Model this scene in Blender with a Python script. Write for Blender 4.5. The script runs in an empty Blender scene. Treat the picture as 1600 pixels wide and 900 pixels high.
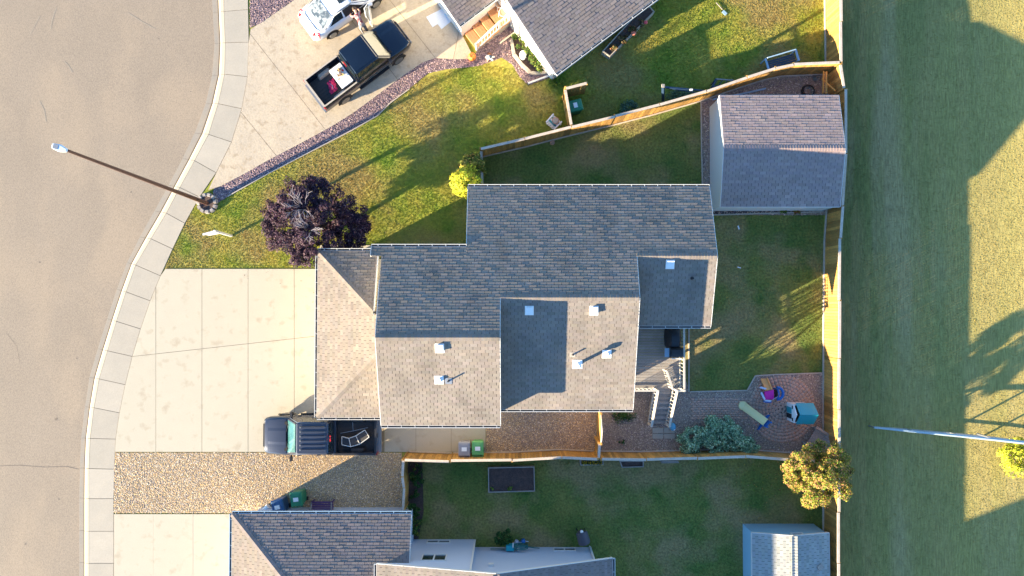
import bpy, bmesh, math, random
import numpy as np
from mathutils import Vector, Matrix
random.seed(7)
RNG = np.random.default_rng(11)
PI = math.pi
rad = math.radians
SC = bpy.context.scene
COL = SC.collection

# ------------------------------------------------------------------ camera
H = 35.56                      # height of the drone above the ground, metres
FOC = 1600 * 24 / 36           # focal length in photograph pixels
TILT = rad(1.34)
cam = bpy.data.cameras.new('camera')
cam.lens = 24; cam.sensor_width = 36; cam.clip_start = 0.5; cam.clip_end = 2000
camo = bpy.data.objects.new('camera', cam)
camo.location = (0, 0, H); camo.rotation_euler = (TILT, 0, 0)
COL.objects.link(camo); SC.camera = camo

# ------------------------------------------------------------------ light
SUN_EL, SHADOW_AZ = rad(11.2), rad(27.7)       # shadows run 28 degrees north of east
sdir = Vector((-math.cos(SHADOW_AZ) * math.cos(SUN_EL), -math.sin(SHADOW_AZ) * math.cos(SUN_EL), math.sin(SUN_EL)))
w = bpy.data.worlds.new('World'); SC.world = w; w.use_nodes = True
nt = w.node_tree; nt.nodes.clear()
sky = nt.nodes.new('ShaderNodeTexSky'); sky.sky_type = 'NISHITA'; sky.sun_disc = False
sky.sun_elevation = SUN_EL; sky.sun_rotation = math.atan2(sdir.x, sdir.y) % (2 * PI)
sky.air_density = 1.0; sky.dust_density = 0.0; sky.ozone_density = 4.0
bg = nt.nodes.new('ShaderNodeBackground'); bg.inputs['Strength'].default_value = 0.095
wo = nt.nodes.new('ShaderNodeOutputWorld')
nt.links.new(sky.outputs[0], bg.inputs[0]); nt.links.new(bg.outputs[0], wo.inputs[0])
sl = bpy.data.lights.new('sun', 'SUN'); sl.energy = 5.0; sl.angle = rad(0.5); sl.color = (1.0, 0.84, 0.58)
so = bpy.data.objects.new('sun', sl); so.rotation_euler = (-sdir).to_track_quat('-Z', 'Y').to_euler()
so.location = (-60, -30, 40); COL.objects.link(so)
SC.view_settings.view_transform = 'Standard'; SC.view_settings.look = 'None'
SC.view_settings.exposure = 2.5; SC.view_settings.gamma = 1.0

# ------------------------------------------------------------------ geometry helpers
def ray(px, py):
    dx, dy = (px - 800) / FOC, (450 - py) / FOC
    return Vector((dx, dy * math.cos(TILT) + math.sin(TILT), dy * math.sin(TILT) - math.cos(TILT)))
def P(px, py, z=0.0):
    d = ray(px, py); k = (z - H) / d.z
    return Vector((d.x * k, d.y * k, z))
def PL(px, py, p0, n):
    o = Vector((0, 0, H)); d = ray(px, py)
    return o + d * ((p0 - o).dot(n) / d.dot(n))
def poly(pts, z=0.0):
    return [tuple(P(a, b, z).xy) for a, b in pts]

INV = {}
def tag(o, label=None, cat=None, group=None, kind=None):
    if label: o['label'] = label
    if cat: o['category'] = cat
    if group: o['group'] = group
    if kind: o['kind'] = kind
    return o
def thing(name, label, cat, loc=(0, 0, 0), rz=0.0, group=None):
    o = bpy.data.objects.new(name, None); COL.objects.link(o)
    o.location = loc; o.rotation_euler = (0, 0, rz); o.empty_display_size = .3
    INV[o.name] = (Matrix.Translation(Vector(loc)) @ Matrix.Rotation(rz, 4, 'Z')).inverted()
    return tag(o, label, cat, group)
def place(o, loc, rz=0.0):
    o.location = loc; o.rotation_euler = (0, 0, rz); return o
def dup(root, loc=None, rz=None, label=None, group=None, _p=None):
    c = root.copy(); COL.objects.link(c)
    if _p: c.parent = _p
    if loc is not None: c.location = loc
    if rz is not None: c.rotation_euler = (0, 0, rz)
    if label: c['label'] = label
    if group: c['group'] = group
    for ch in list(root.children): dup(ch, _p=c)
    return c
def link_mesh(name, me, parent=None, mat=None):
    o = bpy.data.objects.new(name, me); COL.objects.link(o)
    if mat is not None: me.materials.append(mat)
    if parent is not None:
        o.parent = parent
        if parent.name in INV: INV[o.name] = INV[parent.name]
    return o
def np_mesh(name, V, F, mat, tint=None, parent=None, smooth=False):
    """V (n,3) array, F (m,k) array of equal faces, tint (n,3) colours"""
    V = np.asarray(V, dtype=np.float32)
    if parent is not None and parent.name in INV:
        M = np.array(INV[parent.name]); V = V @ M[:3, :3].T + M[:3, 3]
    F = np.asarray(F, dtype=np.int32); k = F.shape[1]
    me = bpy.data.meshes.new(name)
    me.vertices.add(len(V)); me.vertices.foreach_set('co', V.astype(np.float32).ravel())
    me.loops.add(F.size); me.loops.foreach_set('vertex_index', F.ravel())
    me.polygons.add(len(F)); me.polygons.foreach_set('loop_start', np.arange(0, F.size, k, dtype=np.int32))
    if smooth: me.polygons.foreach_set('use_smooth', np.ones(len(F), dtype=bool))
    if tint is not None:
        a = me.color_attributes.new('tint', 'FLOAT_COLOR', 'POINT')
        c = np.ones((len(V), 4), dtype=np.float32); c[:, :3] = tint
        a.data.foreach_set('color', c.ravel())
    me.update(calc_edges=True)
    return link_mesh(name, me, parent, mat)

class MB:
    def __init__(s, M=None): s.v = []; s.f = []; s.t = []; s.M = M; s.tint = None
    def pt(s, p):
        p = Vector(p)
        if s.M is not None: p = s.M @ p
        s.v.append(p); s.t.append(s.tint or (1, 1, 1)); return len(s.v) - 1
    def face(s, pts): s.f.append([s.pt(p) for p in pts]); return s
    def hull8(s, c):
        """c: bottom four (ccw) then top four"""
        i = [s.pt(p) for p in c]
        for q in ((3, 2, 1, 0), (4, 5, 6, 7), (0, 1, 5, 4), (1, 2, 6, 5), (2, 3, 7, 6), (3, 0, 4, 7)): s.f.append([i[k] for k in q])
        return s
    def box(s, c, d, rz=0.0):
        cx, cy, cz = c; hx, hy, hz = d[0] / 2, d[1] / 2, d[2] / 2
        co, si = math.cos(rz), math.sin(rz)
        q = [(cx + x * co - y * si, cy + x * si + y * co) for x, y in ((-hx, -hy), (hx, -hy), (hx, hy), (-hx, hy))]
        return s.hull8([(x, y, cz - hz) for x, y in q] + [(x, y, cz + hz) for x, y in q])
    def bar(s, a, b, w, h, up=(0, 0, 1)):
        a, b = Vector(a), Vector(b); d = (b - a).normalized(); up = Vector(up)
        if abs(d.dot(up)) > .98: up = Vector((0, 1, 0))
        r = d.cross(up).normalized(); u = r.cross(d).normalized()
        c = []
        for p in (a, b): c.append([p - r * w / 2 - u * h / 2, p + r * w / 2 - u * h / 2, p + r * w / 2 + u * h / 2, p - r * w / 2 + u * h / 2])
        i = [[s.pt(p) for p in k] for k in c]
        s.f += [list(i[0]), i[1][::-1]] + [[i[0][k], i[1][k], i[1][(k + 1) % 4], i[0][(k + 1) % 4]] for k in range(4)]
        return s
    def prism(s, pts, z0, z1):
        a = sum(pts[i][0] * pts[(i + 1) % len(pts)][1] - pts[(i + 1) % len(pts)][0] * pts[i][1] for i in range(len(pts)))
        if a < 0: pts = pts[::-1]
        n = len(pts)
        lo = [s.pt((p[0], p[1], z0)) for p in pts]; hi = [s.pt((p[0], p[1], z1)) for p in pts]
        s.f += [lo[::-1], hi] + [[lo[k], lo[(k + 1) % n], hi[(k + 1) % n], hi[k]] for k in range(n)]
        return s
    def extr(s, pts, d):
        """planar 3D polygon extruded by vector d"""
        d = Vector(d); n = len(pts)
        lo = [s.pt(p) for p in pts]; hi = [s.pt(Vector(p) + d) for p in pts]
        s.f += [lo[::-1], hi] + [[lo[k], lo[(k + 1) % n], hi[(k + 1) % n], hi[k]] for k in range(n)]
        return s
    def tube(s, pts, r, n=8, cap=True):
        pts = [Vector(p) for p in pts]; rr = r if isinstance(r, (list, tuple)) else [r] * len(pts)
        rings = []
        for k, p in enumerate(pts):
            d = (pts[min(k + 1, len(pts) - 1)] - pts[max(k - 1, 0)])
            d = d.normalized() if d.length > 1e-9 else Vector((0, 0, 1))
            up = Vector((0, 0, 1)) if abs(d.z) < .9 else Vector((1, 0, 0))
            a = d.cross(up).normalized(); b = d.cross(a)
            rings.append([s.pt(p + (a * math.cos(2 * PI * j / n) + b * math.sin(2 * PI * j / n)) * rr[k]) for j in range(n)])
        for k in range(len(rings) - 1):
            for j in range(n): s.f.append([rings[k][j], rings[k + 1][j], rings[k + 1][(j + 1) % n], rings[k][(j + 1) % n]])
        if cap: s.f += [rings[0], rings[-1][::-1]]
        return s
    def lathe(s, c, prof, n=16):
        c = Vector(c); rings = [[s.pt(c + Vector((r * math.cos(2 * PI * j / n), r * math.sin(2 * PI * j / n), z))) for j in range(n)] for r, z in prof]
        for k in range(len(rings) - 1):
            for j in range(n): s.f.append([rings[k][j], rings[k][(j + 1) % n], rings[k + 1][(j + 1) % n], rings[k + 1][j]])
        s.f += [rings[0][::-1], rings[-1]]
        return s
    def ball(s, c, r, n=10, m=6):
        r = (r, r, r) if not isinstance(r, (tuple, list)) else r
        c = Vector(c); top = s.pt(c + Vector((0, 0, r[2]))); bot = s.pt(c - Vector((0, 0, r[2]))); rings = []
        for k in range(1, m):
            t = PI * k / m
            rings.append([s.pt(c + Vector((r[0] * math.sin(t) * math.cos(2 * PI * j / n), r[1] * math.sin(t) * math.sin(2 * PI * j / n), r[2] * math.cos(t)))) for j in range(n)])
        for j in range(n):
            s.f.append([top, rings[0][j], rings[0][(j + 1) % n]]); s.f.append([bot, rings[-1][(j + 1) % n], rings[-1][j]])
            for k in range(len(rings) - 1): s.f.append([rings[k][j], rings[k + 1][j], rings[k + 1][(j + 1) % n], rings[k][(j + 1) % n]])
        return s
    def loft(s, rings, cap=True):
        ids = [[s.pt(p) for p in r] for r in rings]; n = len(ids[0])
        for k in range(len(ids) - 1):
            for j in range(n): s.f.append([ids[k][j], ids[k + 1][j], ids[k + 1][(j + 1) % n], ids[k][(j + 1) % n]])
        if cap: s.f += [ids[0], ids[-1][::-1]]
        return s
    def build(s, name, mat, parent=None, smooth=None, bevel=0.0, seg=2, tint=False):
        iv = INV.get(parent.name) if parent is not None else None
        vs = [iv @ p for p in s.v] if iv is not None else s.v
        me = bpy.data.meshes.new(name); me.from_pydata([tuple(p) for p in vs], [], s.f)
        if tint:
            a = me.color_attributes.new('tint', 'FLOAT_COLOR', 'POINT')
            a.data.foreach_set('color', np.array([(*t, 1) for t in s.t], dtype=np.float32).ravel())
        bm = bmesh.new(); bm.from_mesh(me)
        if bevel:
            bmesh.ops.bevel(bm, geom=list(bm.edges), offset=bevel, segments=seg, affect='EDGES', clamp_overlap=True)
        bmesh.ops.recalc_face_normals(bm, faces=bm.faces)
        if smooth:
            for f in bm.faces: f.smooth = True
        bm.to_mesh(me); bm.free()
        if smooth: me.set_sharp_from_angle(angle=rad(smooth))
        return link_mesh(name, me, parent, mat)

def struct(name, mb, mat, bevel=0.0):
    o = mb.build(name, mat, bevel=bevel); o['kind'] = 'structure'; return o

# ------------------------------------------------------------------ polygons
def clip_half(sub, a, n):
    """keep the part of sub (2D) where (p-a).n >= 0"""
    out = []
    for i in range(len(sub)):
        p, q = sub[i], sub[(i + 1) % len(sub)]
        dp = (p[0] - a[0]) * n[0] + (p[1] - a[1]) * n[1]; dq = (q[0] - a[0]) * n[0] + (q[1] - a[1]) * n[1]
        if dp >= 0: out.append(p)
        if (dp >= 0) != (dq >= 0):
            t = dp / (dp - dq); out.append((p[0] + (q[0] - p[0]) * t, p[1] + (q[1] - p[1]) * t))
    return out
def clip_line(sub, a, b, keep_left=True):
    n = (-(b[1] - a[1]), b[0] - a[0])
    if not keep_left: n = (-n[0], -n[1])
    return clip_half(sub, a, n)
def area2(p):
    return .5 * sum(p[i][0] * p[(i + 1) % len(p)][1] - p[(i + 1) % len(p)][0] * p[i][1] for i in range(len(p)))
def clip_convex(sub, conv):
    if area2(conv) < 0: conv = conv[::-1]
    for i in range(len(conv)):
        if not sub: return sub
        sub = clip_line(sub, conv[i], conv[(i + 1) % len(conv)])
    return sub
def inside(px, py, pg):
    r = np.zeros(len(px), dtype=bool); n = len(pg)
    for i in range(n):
        x1, y1 = pg[i]; x2, y2 = pg[(i + 1) % n]
        if y1 == y2: continue
        c = ((y1 > py) != (y2 > py)) & (px < (x2 - x1) * (py - y1) / (y2 - y1) + x1)
        r ^= c
    return r
def scatter(pg, dens, excl=()):
    a = np.array(pg); lo, hi = a.min(0), a.max(0)
    n = int((hi - lo).prod() * dens)
    x = RNG.uniform(lo[0], hi[0], n); y = RNG.uniform(lo[1], hi[1], n)
    k = inside(x, y, pg)
    x, y = x[k], y[k]
    for e in excl:
        k = ~inside(x, y, e); x, y = x[k], y[k]
    return x, y

# ------------------------------------------------------------------ materials
def M(name, col, rough=.8, col2=None, scale=1.5, contrast=.35, fine=0.12, fscale=25, bump=0, bscale=40, bdist=.01, metal=0.0,
      tint=False, rnd=0.0, coat=0.0, spec=.5, trans=0.0, emis=None, stretch=None, east=None, col3=None, scale3=.35, c3r=(.47, .62)):
    m = bpy.data.materials.new(name); m.use_nodes = True; t = m.node_tree; N = t.nodes; L = t.links
    b = N['Principled BSDF']; b.inputs['Roughness'].default_value = rough; b.inputs['Metallic'].default_value = metal
    b.inputs['Specular IOR Level'].default_value = spec
    if coat: b.inputs['Coat Weight'].default_value = coat; b.inputs['Coat Roughness'].default_value = .05
    if emis: b.inputs['Emission Color'].default_value = (*emis[0], 1); b.inputs['Emission Strength'].default_value = emis[1]
    geo = N.new('ShaderNodeNewGeometry'); src = geo.outputs['Position']
    if stretch:
        mp = N.new('ShaderNodeMapping'); mp.inputs['Scale'].default_value = stretch; L.new(src, mp.inputs['Vector']); src = mp.outputs['Vector']
    def noise(sc, det=4, ro=.55):
        n = N.new('ShaderNodeTexNoise'); n.inputs['Scale'].default_value = sc; n.inputs['Detail'].default_value = det
        n.inputs['Roughness'].default_value = ro; L.new(src, n.inputs['Vector']); return n.outputs['Fac']
    def mixc(f, a, c, mode='MIX'):
        x = N.new('ShaderNodeMix'); x.data_type = 'RGBA'; x.blend_type = mode
        if isinstance(f, float): x.inputs[0].default_value = f
        else: L.new(f, x.inputs[0])
        for k, v in ((6, a), (7, c)):
            if isinstance(v, tuple): x.inputs[k].default_value = (*v, 1)
            else: L.new(v, x.inputs[k])
        return x.outputs[2]
    def ramp(f, lo, hi, a=0.0, c=1.0):
        r = N.new('ShaderNodeMapRange'); r.inputs[1].default_value = lo; r.inputs[2].default_value = hi
        r.inputs[3].default_value = a; r.inputs[4].default_value = c; L.new(f, r.inputs[0]); return r.outputs[0]
    c = tuple(col)
    if col2 is not None: c = mixc(ramp(noise(scale), .5 - contrast / 2, .5 + contrast / 2), c, tuple(col2))
    if col3 is not None: c = mixc(ramp(noise(scale3, 3), *c3r), c, tuple(col3))
    if east is not None:      # dry straw plus painted sunlit gold towards the east, broken up by noise
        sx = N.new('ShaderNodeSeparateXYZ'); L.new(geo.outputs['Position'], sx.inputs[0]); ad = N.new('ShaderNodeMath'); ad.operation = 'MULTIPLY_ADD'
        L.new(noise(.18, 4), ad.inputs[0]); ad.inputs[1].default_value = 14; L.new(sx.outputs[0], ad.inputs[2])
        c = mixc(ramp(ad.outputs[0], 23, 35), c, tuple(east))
    if fine:
        g = ramp(noise(fscale, 3), .3, .7, 1 - fine, 1 + fine)
        cc = N.new('ShaderNodeCombineColor'); [L.new(g, cc.inputs[k]) for k in range(3)]
        c = mixc(1.0, c, cc.outputs[0], 'MULTIPLY')
    if tint:
        at = N.new('ShaderNodeAttribute'); at.attribute_name = 'tint'; c = mixc(1.0, c, at.outputs['Color'], 'MULTIPLY')
    if rnd:
        oi = N.new('ShaderNodeObjectInfo'); g = ramp(oi.outputs['Random'], 0, 1, 1 - rnd, 1 + rnd)
        cc = N.new('ShaderNodeCombineColor'); [L.new(g, cc.inputs[k]) for k in range(3)]
        c = mixc(1.0, c, cc.outputs[0], 'MULTIPLY')
    if isinstance(c, tuple): b.inputs['Base Color'].default_value = (*c, 1)
    else: L.new(c, b.inputs['Base Color'])
    if bump:
        bp = N.new('ShaderNodeBump'); bp.inputs['Strength'].default_value = bump; bp.inputs['Distance'].default_value = bdist
        L.new(noise(bscale, 4, .6), bp.inputs['Height']); L.new(bp.outputs[0], b.inputs['Normal'])
    if trans:
        tr = N.new('ShaderNodeBsdfTranslucent'); mx = N.new('ShaderNodeMixShader'); mx.inputs[0].default_value = trans
        if isinstance(c, tuple): tr.inputs[0].default_value = (*c, 1)
        else: L.new(c, tr.inputs[0])
        L.new(b.outputs[0], mx.inputs[1]); L.new(tr.outputs[0], mx.inputs[2]); L.new(mx.outputs[0], N['Material Output'].inputs[0])
    return m

asphalt = M('asphalt', (.265, .21, .155), .92, (.29, .23, .17), .35, .4, .20, 26, .5, 60, .012, col3=(.315, .245, .175), scale3=.3, stretch=(1, .55, 1))
concrete = M('concrete', (.435, .385, .295), .85, (.46, .405, .31), 1.6, .5, .07, 30, .4, 25, .006, rnd=.03, col3=(.38, .32, .235), scale3=1.8, c3r=(.56, .74))
concrete_n = M('concrete_worn', (.42, .35, .265), .9, (.47, .385, .28), .9, .3, .10, 14, .6, 12, .012, rnd=.04, col3=(.36, .285, .20), scale3=2.6, c3r=(.54, .68))
walkc = M('walk_concrete', (.36, .32, .26), .85, (.40, .35, .28), 1.2, .4, .06, 20, .2, 30, .005, rnd=.06)
curbc = M('curb_concrete', (.50, .44, .33), .85, (.55, .47, .34), 1.5, .4, .05, 20, .2, 30, .005)
gutterc = M('gutter_concrete', (.30, .265, .22), .9, (.35, .29, .22), 1.2, .4, .10, 20, .2, 30, .005)
jointm = M('joint_dirt', (.13, .10, .075), .95); jointl = M('joint_sand', (.25, .20, .14), .95)
dirt = M('dirt', (.10, .07, .055), .95, (.15, .10, .07), 2, .4, .25, 20, .6, 20, .03)
soil = M('soil', (.060, .040, .036), .95, (.10, .062, .05), 4, .4, .3, 20, .8, 20, .04)
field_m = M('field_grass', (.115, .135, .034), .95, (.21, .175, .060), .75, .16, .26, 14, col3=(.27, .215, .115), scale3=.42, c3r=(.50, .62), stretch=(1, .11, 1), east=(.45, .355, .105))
lawn_m = M('lawn_grass', (.150, .215, .016), .95, (.36, .30, .045), .55, .3, .3, 7, .5, 14, .03, col3=(.29, .225, .065), scale3=.26)
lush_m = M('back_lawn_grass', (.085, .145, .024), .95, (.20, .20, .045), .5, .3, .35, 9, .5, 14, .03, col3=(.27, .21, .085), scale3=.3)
blade_l = M('lawn_blades', (.17, .27, .018), .8, (.40, .34, .05), .55, .3, 0, tint=True, col3=(.42, .30, .085), scale3=.26, trans=.45)
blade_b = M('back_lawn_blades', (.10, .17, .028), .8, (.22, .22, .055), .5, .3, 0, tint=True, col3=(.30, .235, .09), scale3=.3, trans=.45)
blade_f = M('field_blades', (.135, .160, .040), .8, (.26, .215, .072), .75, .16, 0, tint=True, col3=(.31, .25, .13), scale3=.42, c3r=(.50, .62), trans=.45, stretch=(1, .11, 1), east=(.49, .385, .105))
stone_m = M('stones', (1, 1, 1), .8, fine=.1, tint=True)
shingle_m = M('shingles', (.212, .178, .150), .95, (.242, .205, .173), .7, .4, .16, 60, .4, 90, .004, tint=True, spec=.25, col3=(.185, .158, .135), scale3=.8, c3r=(.5, .68), stretch=(1, .6, 1))
shingle_n = M('shingles_grey', (.19, .16, .15), .95, (.215, .18, .165), .7, .4, .16, 60, .4, 90, .004, tint=True, spec=.25)
shingle_s = M('shingles_pinkish', (.30, .225, .205), .95, (.34, .255, .225), .7, .4, .16, 60, .4, 90, .004, tint=True, spec=.25)
shingle_w = M('shingles_pale', (.30, .30, .28), .95, (.34, .34, .31), .7, .4, .12, 60, .4, 90, .004, tint=True, spec=.25)
underlay = M('roof_underlay', (.06, .05, .045), .95)
white_trim = M('white_trim', (.62, .61, .58), .5, fine=.04)
gutter_dark = M('gutter_dark', (.05, .05, .055), .6)
siding_tan = M('siding_tan', (.60, .55, .45), .7, fine=.04)
siding_white = M('siding_white', (.76, .73, .66), .6, fine=.03)
siding_blue = M('siding_pale_blue', (.46, .52, .62), .65, fine=.03)
siding_shed = M('siding_shed', (.52, .56, .54), .65, fine=.03)
siding_shed2 = M('siding_shed_blue', (.26, .47, .60), .6, fine=.03)
wood_f = M('fence_wood', (.48, .255, .060), .75, (.38, .20, .05), 3, .4, .2, 18, .3, 30, .004, rnd=.32, stretch=(1, 1, .3))
wood_cap = M('fence_cap_wood', (.46, .37, .29), .8, (.56, .47, .38), 3, .4, .15, 20, .2, 30, .004)
wood_grey = M('weathered_wood', (.26, .235, .215), .85, (.33, .295, .26), 3, .4, .2, 20, .3, 30, .004, rnd=.12)
wood_rail = M('railing_wood', (.50, .45, .38), .7, fine=.1)
wood_edge = M('edging_timber', (.42, .36, .29), .85, fine=.15)
deck_n = M('deck_orange', (.50, .23, .10), .7, (.46, .21, .10), 3, .4, .08, 30, rnd=.05)
white_p = M('white_plastic', (.80, .80, .78), .4, fine=.02)
vent_m = M('vent_white', (.82, .82, .80), .45, fine=.03)
metal_d = M('dark_metal', (.03, .03, .033), .4, metal=.3)
metal_g = M('grey_metal', (.35, .36, .37), .4, metal=.7)
rust = M('lamp_pole_brown', (.105, .045, .032), .5, fine=.05)
glass_d = M('dark_glass', (.02, .03, .035), .06, fine=0, spec=.8, coat=.6)
glass_t = M('teal_glass', (.025, .095, .09), .06, (.06, .16, .17), 2.4, .4, 0, spec=.8, coat=.6)
glass_b = M('sunshade_glass', (.13, .13, .085), .2, fine=0, spec=.8, coat=.5)
glass_r = M('rear_glass', (.05, .06, .065), .06, (.22, .25, .27), 5, .15, 0, spec=.8, coat=.6)
tyre = M('tyre_rubber', (.018, .018, .018), .85)
rim_m = M('rim_alloy', (.22, .22, .23), .35, metal=.8)
red_l = M('tail_light_red', (.55, .02, .02), .25, coat=.5, fine=0)
clear_l = M('headlight', (.6, .62, .63), .15, coat=.5, fine=0)
paint_navy = M('navy_paint', (.006, .012, .026), .16, coat=.9, fine=.03, metal=.3)
paint_grey = M('charcoal_paint', (.045, .052, .075), .28, coat=.8, fine=.03, metal=.4)
paint_white = M('white_paint', (.80, .81, .82), .3, coat=.7, fine=.02)
interior = M('dark_interior', (.02, .018, .018), .9)
bedliner = M('bed_liner', (.055, .05, .05), .85, fine=.2)
tan_plastic = M('tan_plastic', (.42, .36, .29), .7)
green_bin = M('green_bin', (.02, .20, .10), .5, fine=.05)
green_bin2 = M('light_green_bin', (.11, .36, .12), .5, fine=.05)
grey_bin = M('grey_bin', (.28, .28, .31), .5, fine=.05)
blue_bin = M('blue_bin', (.03, .10, .22), .5, fine=.05)
purple = M('purple_wood', (.10, .045, .13), .6, fine=.1)
teal_p = M('teal_plastic', (.012, .30, .36), .4, fine=.03)
blue_p = M('blue_plastic', (.012, .13, .42), .4, fine=.03)
magenta_p = M('magenta_plastic', (.70, .02, .34), .45, fine=.03)
orange_p = M('orange_plastic', (.80, .40, .14), .5, fine=.03)
cream_p = M('cream_plastic', (.78, .68, .34), .5, fine=.03)
lilac_p = M('pale_lilac_plastic', (.50, .52, .62), .5, fine=.03)
pumpkin_m = M('pumpkin', (.75, .22, .03), .5, fine=.08)
skin_m = M('skin', (.50, .28, .20), .6, fine=.04)
shirt_m = M('dark_red_cloth', (.20, .03, .04), .9, (.45, .40, .38), 9, .12, .1)
trouser_m = M('grey_cloth', (.20, .20, .23), .9, fine=.08)
hair_m = M('brown_hair', (.04, .025, .015), .7)
frame_b = M('pale_blue_metal', (.28, .42, .55), .5, fine=.05)
frame_d = M('dark_blue_metal', (.02, .045, .09), .5, fine=.05)
terracotta = M('terracotta', (.45, .27, .18), .8, fine=.1)
bark = M('bark', (.10, .07, .055), .9, fine=.2)
branch_w = M('bare_branch', (.20, .17, .19), .8, fine=.1)
leaf_m = M('leaves', (1, 1, 1), .75, fine=0, tint=True, trans=.3, spec=.3)
rock_m = M('edging_stone', (.38, .34, .30), .9, (.28, .24, .22), 6, .4, .2, 20, .4, 20, .01, rnd=.15)
paver_m = M('pavers', (.47, .325, .25), .9, fine=.15, tint=True, bump=.2)
hose_m = M('hose_green', (.02, .13, .12), .5)
# ================================================================== THE GROUND
Cj = [(330,-260),(342,-140),(348,-80),(349,-30),(350,18),(352,67),(351,116),(341,162),(326,210),(304,251),(281,293),(260,333),(236,373),(212,414),(197,456),(182,502),(168,548),(155,592),(147,637),(141,685),(139,732),(139,779),(139,830),(139,880),(139,930),(139,1020),(139,1200)]
Bj = [(370,-262),(380,-142),(385,-81),(387,-30),(388,15),(389,66),(387,120),(378,170),(362,222),(338,270),(312,308),(289,349),(270,389),(251,431),(235,470),(220,514),(207,557),(196,601),(187,645),(181,686),(179,733),(178,779),(178,830),(178,880),(178,930),(178,1020),(178,1200)]
Rj = [(308,-258),(320,-139),(326,-79),(329,-30),(331,18),(334,67),(330,117),(320,161),(303,207),(284,247),(262,289),(240,329),(217,370),(197,410),(181,452),(166,498),(151,545),(138,590),(131,636),(125,685),(123,732),(122,779),(122,830),(122,880),(122,930),(122,1020),(122,1200)]
def lerp(a, b, t): return (a[0] + (b[0] - a[0]) * t, a[1] + (b[1] - a[1]) * t)
BIG = 400
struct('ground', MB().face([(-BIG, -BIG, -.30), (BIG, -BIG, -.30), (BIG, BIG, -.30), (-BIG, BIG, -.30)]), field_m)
# road sheet: from far left to the gutter line
rp = poly(Rj); road = MB()
road.prism([(-90, rp[0][1])] + rp + [(-90, rp[-1][1])], -.29, -.105)
road_o = struct('road', road, asphalt)
# cracks and pale scuffs in the asphalt: thin sealed lines, a sheet just above the road
def ribbon(mb, pts, wd, z):
    pts = [Vector((p[0], p[1], z)) for p in pts]
    for a, b in zip(pts, pts[1:]):
        d = (b - a).normalized(); r = Vector((-d.y, d.x, 0)) * wd / 2
        mb.face([a - r, b - r, b + r, a + r])
crackm = M('road_crack', (.19, .15, .115), .95); scuffm = M('road_scuff', (.34, .28, .21), .95)
cr = MB()
ribbon(cr, poly([(0, 728), (30, 727), (70, 730), (105, 729), (122, 733)], -.1), .022, -.1005)
cr.build('road_crack', crackm, road_o)
sf = MB()
for a in ([(88, 12), (83, 26), (79, 45)], [(62, 25), (54, 41), (47, 54)], [(62, 158), (69, 172), (72, 190)], [(200, 20), (222, 34), (242, 45)], [(100, 95), (108, 104), (113, 113)]):
    ribbon(sf, poly(a, -.1), .035, -.1005)
sf.build('tyre_scuff', scuffm, road_o)
for px, py, r in ((298, 143, .04), (178, 500, .03), (62, 410, .06), (205, 300, .05), (222, 306, .03), (120, 560, .05), (88, 655, .08), (150, 330, .04), (248, 60, .05), (40, 850, .06), (92, 780, .05)):
    c = P(px, py, -.1); MB().prism([(c.x + r * random.uniform(.6, 1.2) * math.cos(a), c.y + r * random.uniform(.6, 1.2) * math.sin(a)) for a in np.linspace(0, 2 * PI, 9, endpoint=False)], -.104, -.1008).build('oil_spot', crackm, road_o)
for ln in ([(10, 520), (26, 541), (31, 566)],):
    m = MB(); ribbon(m, poly(ln, -.1), .012, -.1005); m.build('road_crack', crackm, road_o)
# lot sheet behind the sidewalk
bp = poly(Bj)
lot = MB().prism(bp + [tuple(P(1292, 1200).xy), tuple(P(1292, -262).xy)], -.29, 0.0)
lot_o = struct('lawn', lot, lawn_m)
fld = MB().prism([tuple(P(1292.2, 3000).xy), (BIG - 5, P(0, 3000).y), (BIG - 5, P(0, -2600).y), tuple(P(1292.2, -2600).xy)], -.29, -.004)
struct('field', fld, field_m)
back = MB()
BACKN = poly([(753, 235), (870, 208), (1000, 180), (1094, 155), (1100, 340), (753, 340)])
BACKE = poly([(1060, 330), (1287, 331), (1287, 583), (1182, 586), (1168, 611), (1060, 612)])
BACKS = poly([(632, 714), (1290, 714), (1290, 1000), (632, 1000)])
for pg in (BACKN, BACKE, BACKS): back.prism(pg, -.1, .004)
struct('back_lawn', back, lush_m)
# sidewalk, curb and gutter in slabs
sw = MB(); cu = MB(); gu = MB()
for i in range(len(Cj) - 1):
    a, b, c, d = poly([Cj[i], Cj[i + 1], Bj[i + 1], Bj[i]])
    sw.prism([a, b, c, d], -.28, -.03)
sw_o = struct('sidewalk', sw, jointm)
def shrink(pg, g):
    """inset a convex polygon by g"""
    if area2(pg) < 0: pg = pg[::-1]
    out = pg
    for i in range(len(pg)):
        a, b = pg[i], pg[(i + 1) % len(pg)]; L = math.hypot(b[0] - a[0], b[1] - a[1])
        if L < 1e-6: continue
        n = (-(b[1] - a[1]) / L, (b[0] - a[0]) / L)
        out = clip_half(out, (a[0] + n[0] * g, a[1] + n[1] * g), n)
    return out
curb_o = None
for i in range(len(Cj) - 1):
    zt = random.uniform(.004, .012)
    MB().prism(shrink(poly([Cj[i], Cj[i + 1], Bj[i + 1], Bj[i]]), .012), -.03, zt + .01).build('slab', walkc, sw_o)
gt_o = None
MC = [lerp(r, c, .47) for r, c in zip(Rj, Cj)]
cb = MB()
for i in range(len(Cj) - 1):
    a, b, c, d = poly([MC[i], MC[i + 1], Cj[i + 1], Cj[i]])
    cb.prism([a, b, c, d], -.29, -.035)
cb_o = struct('curb', cb, jointm)
gb = MB()
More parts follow.
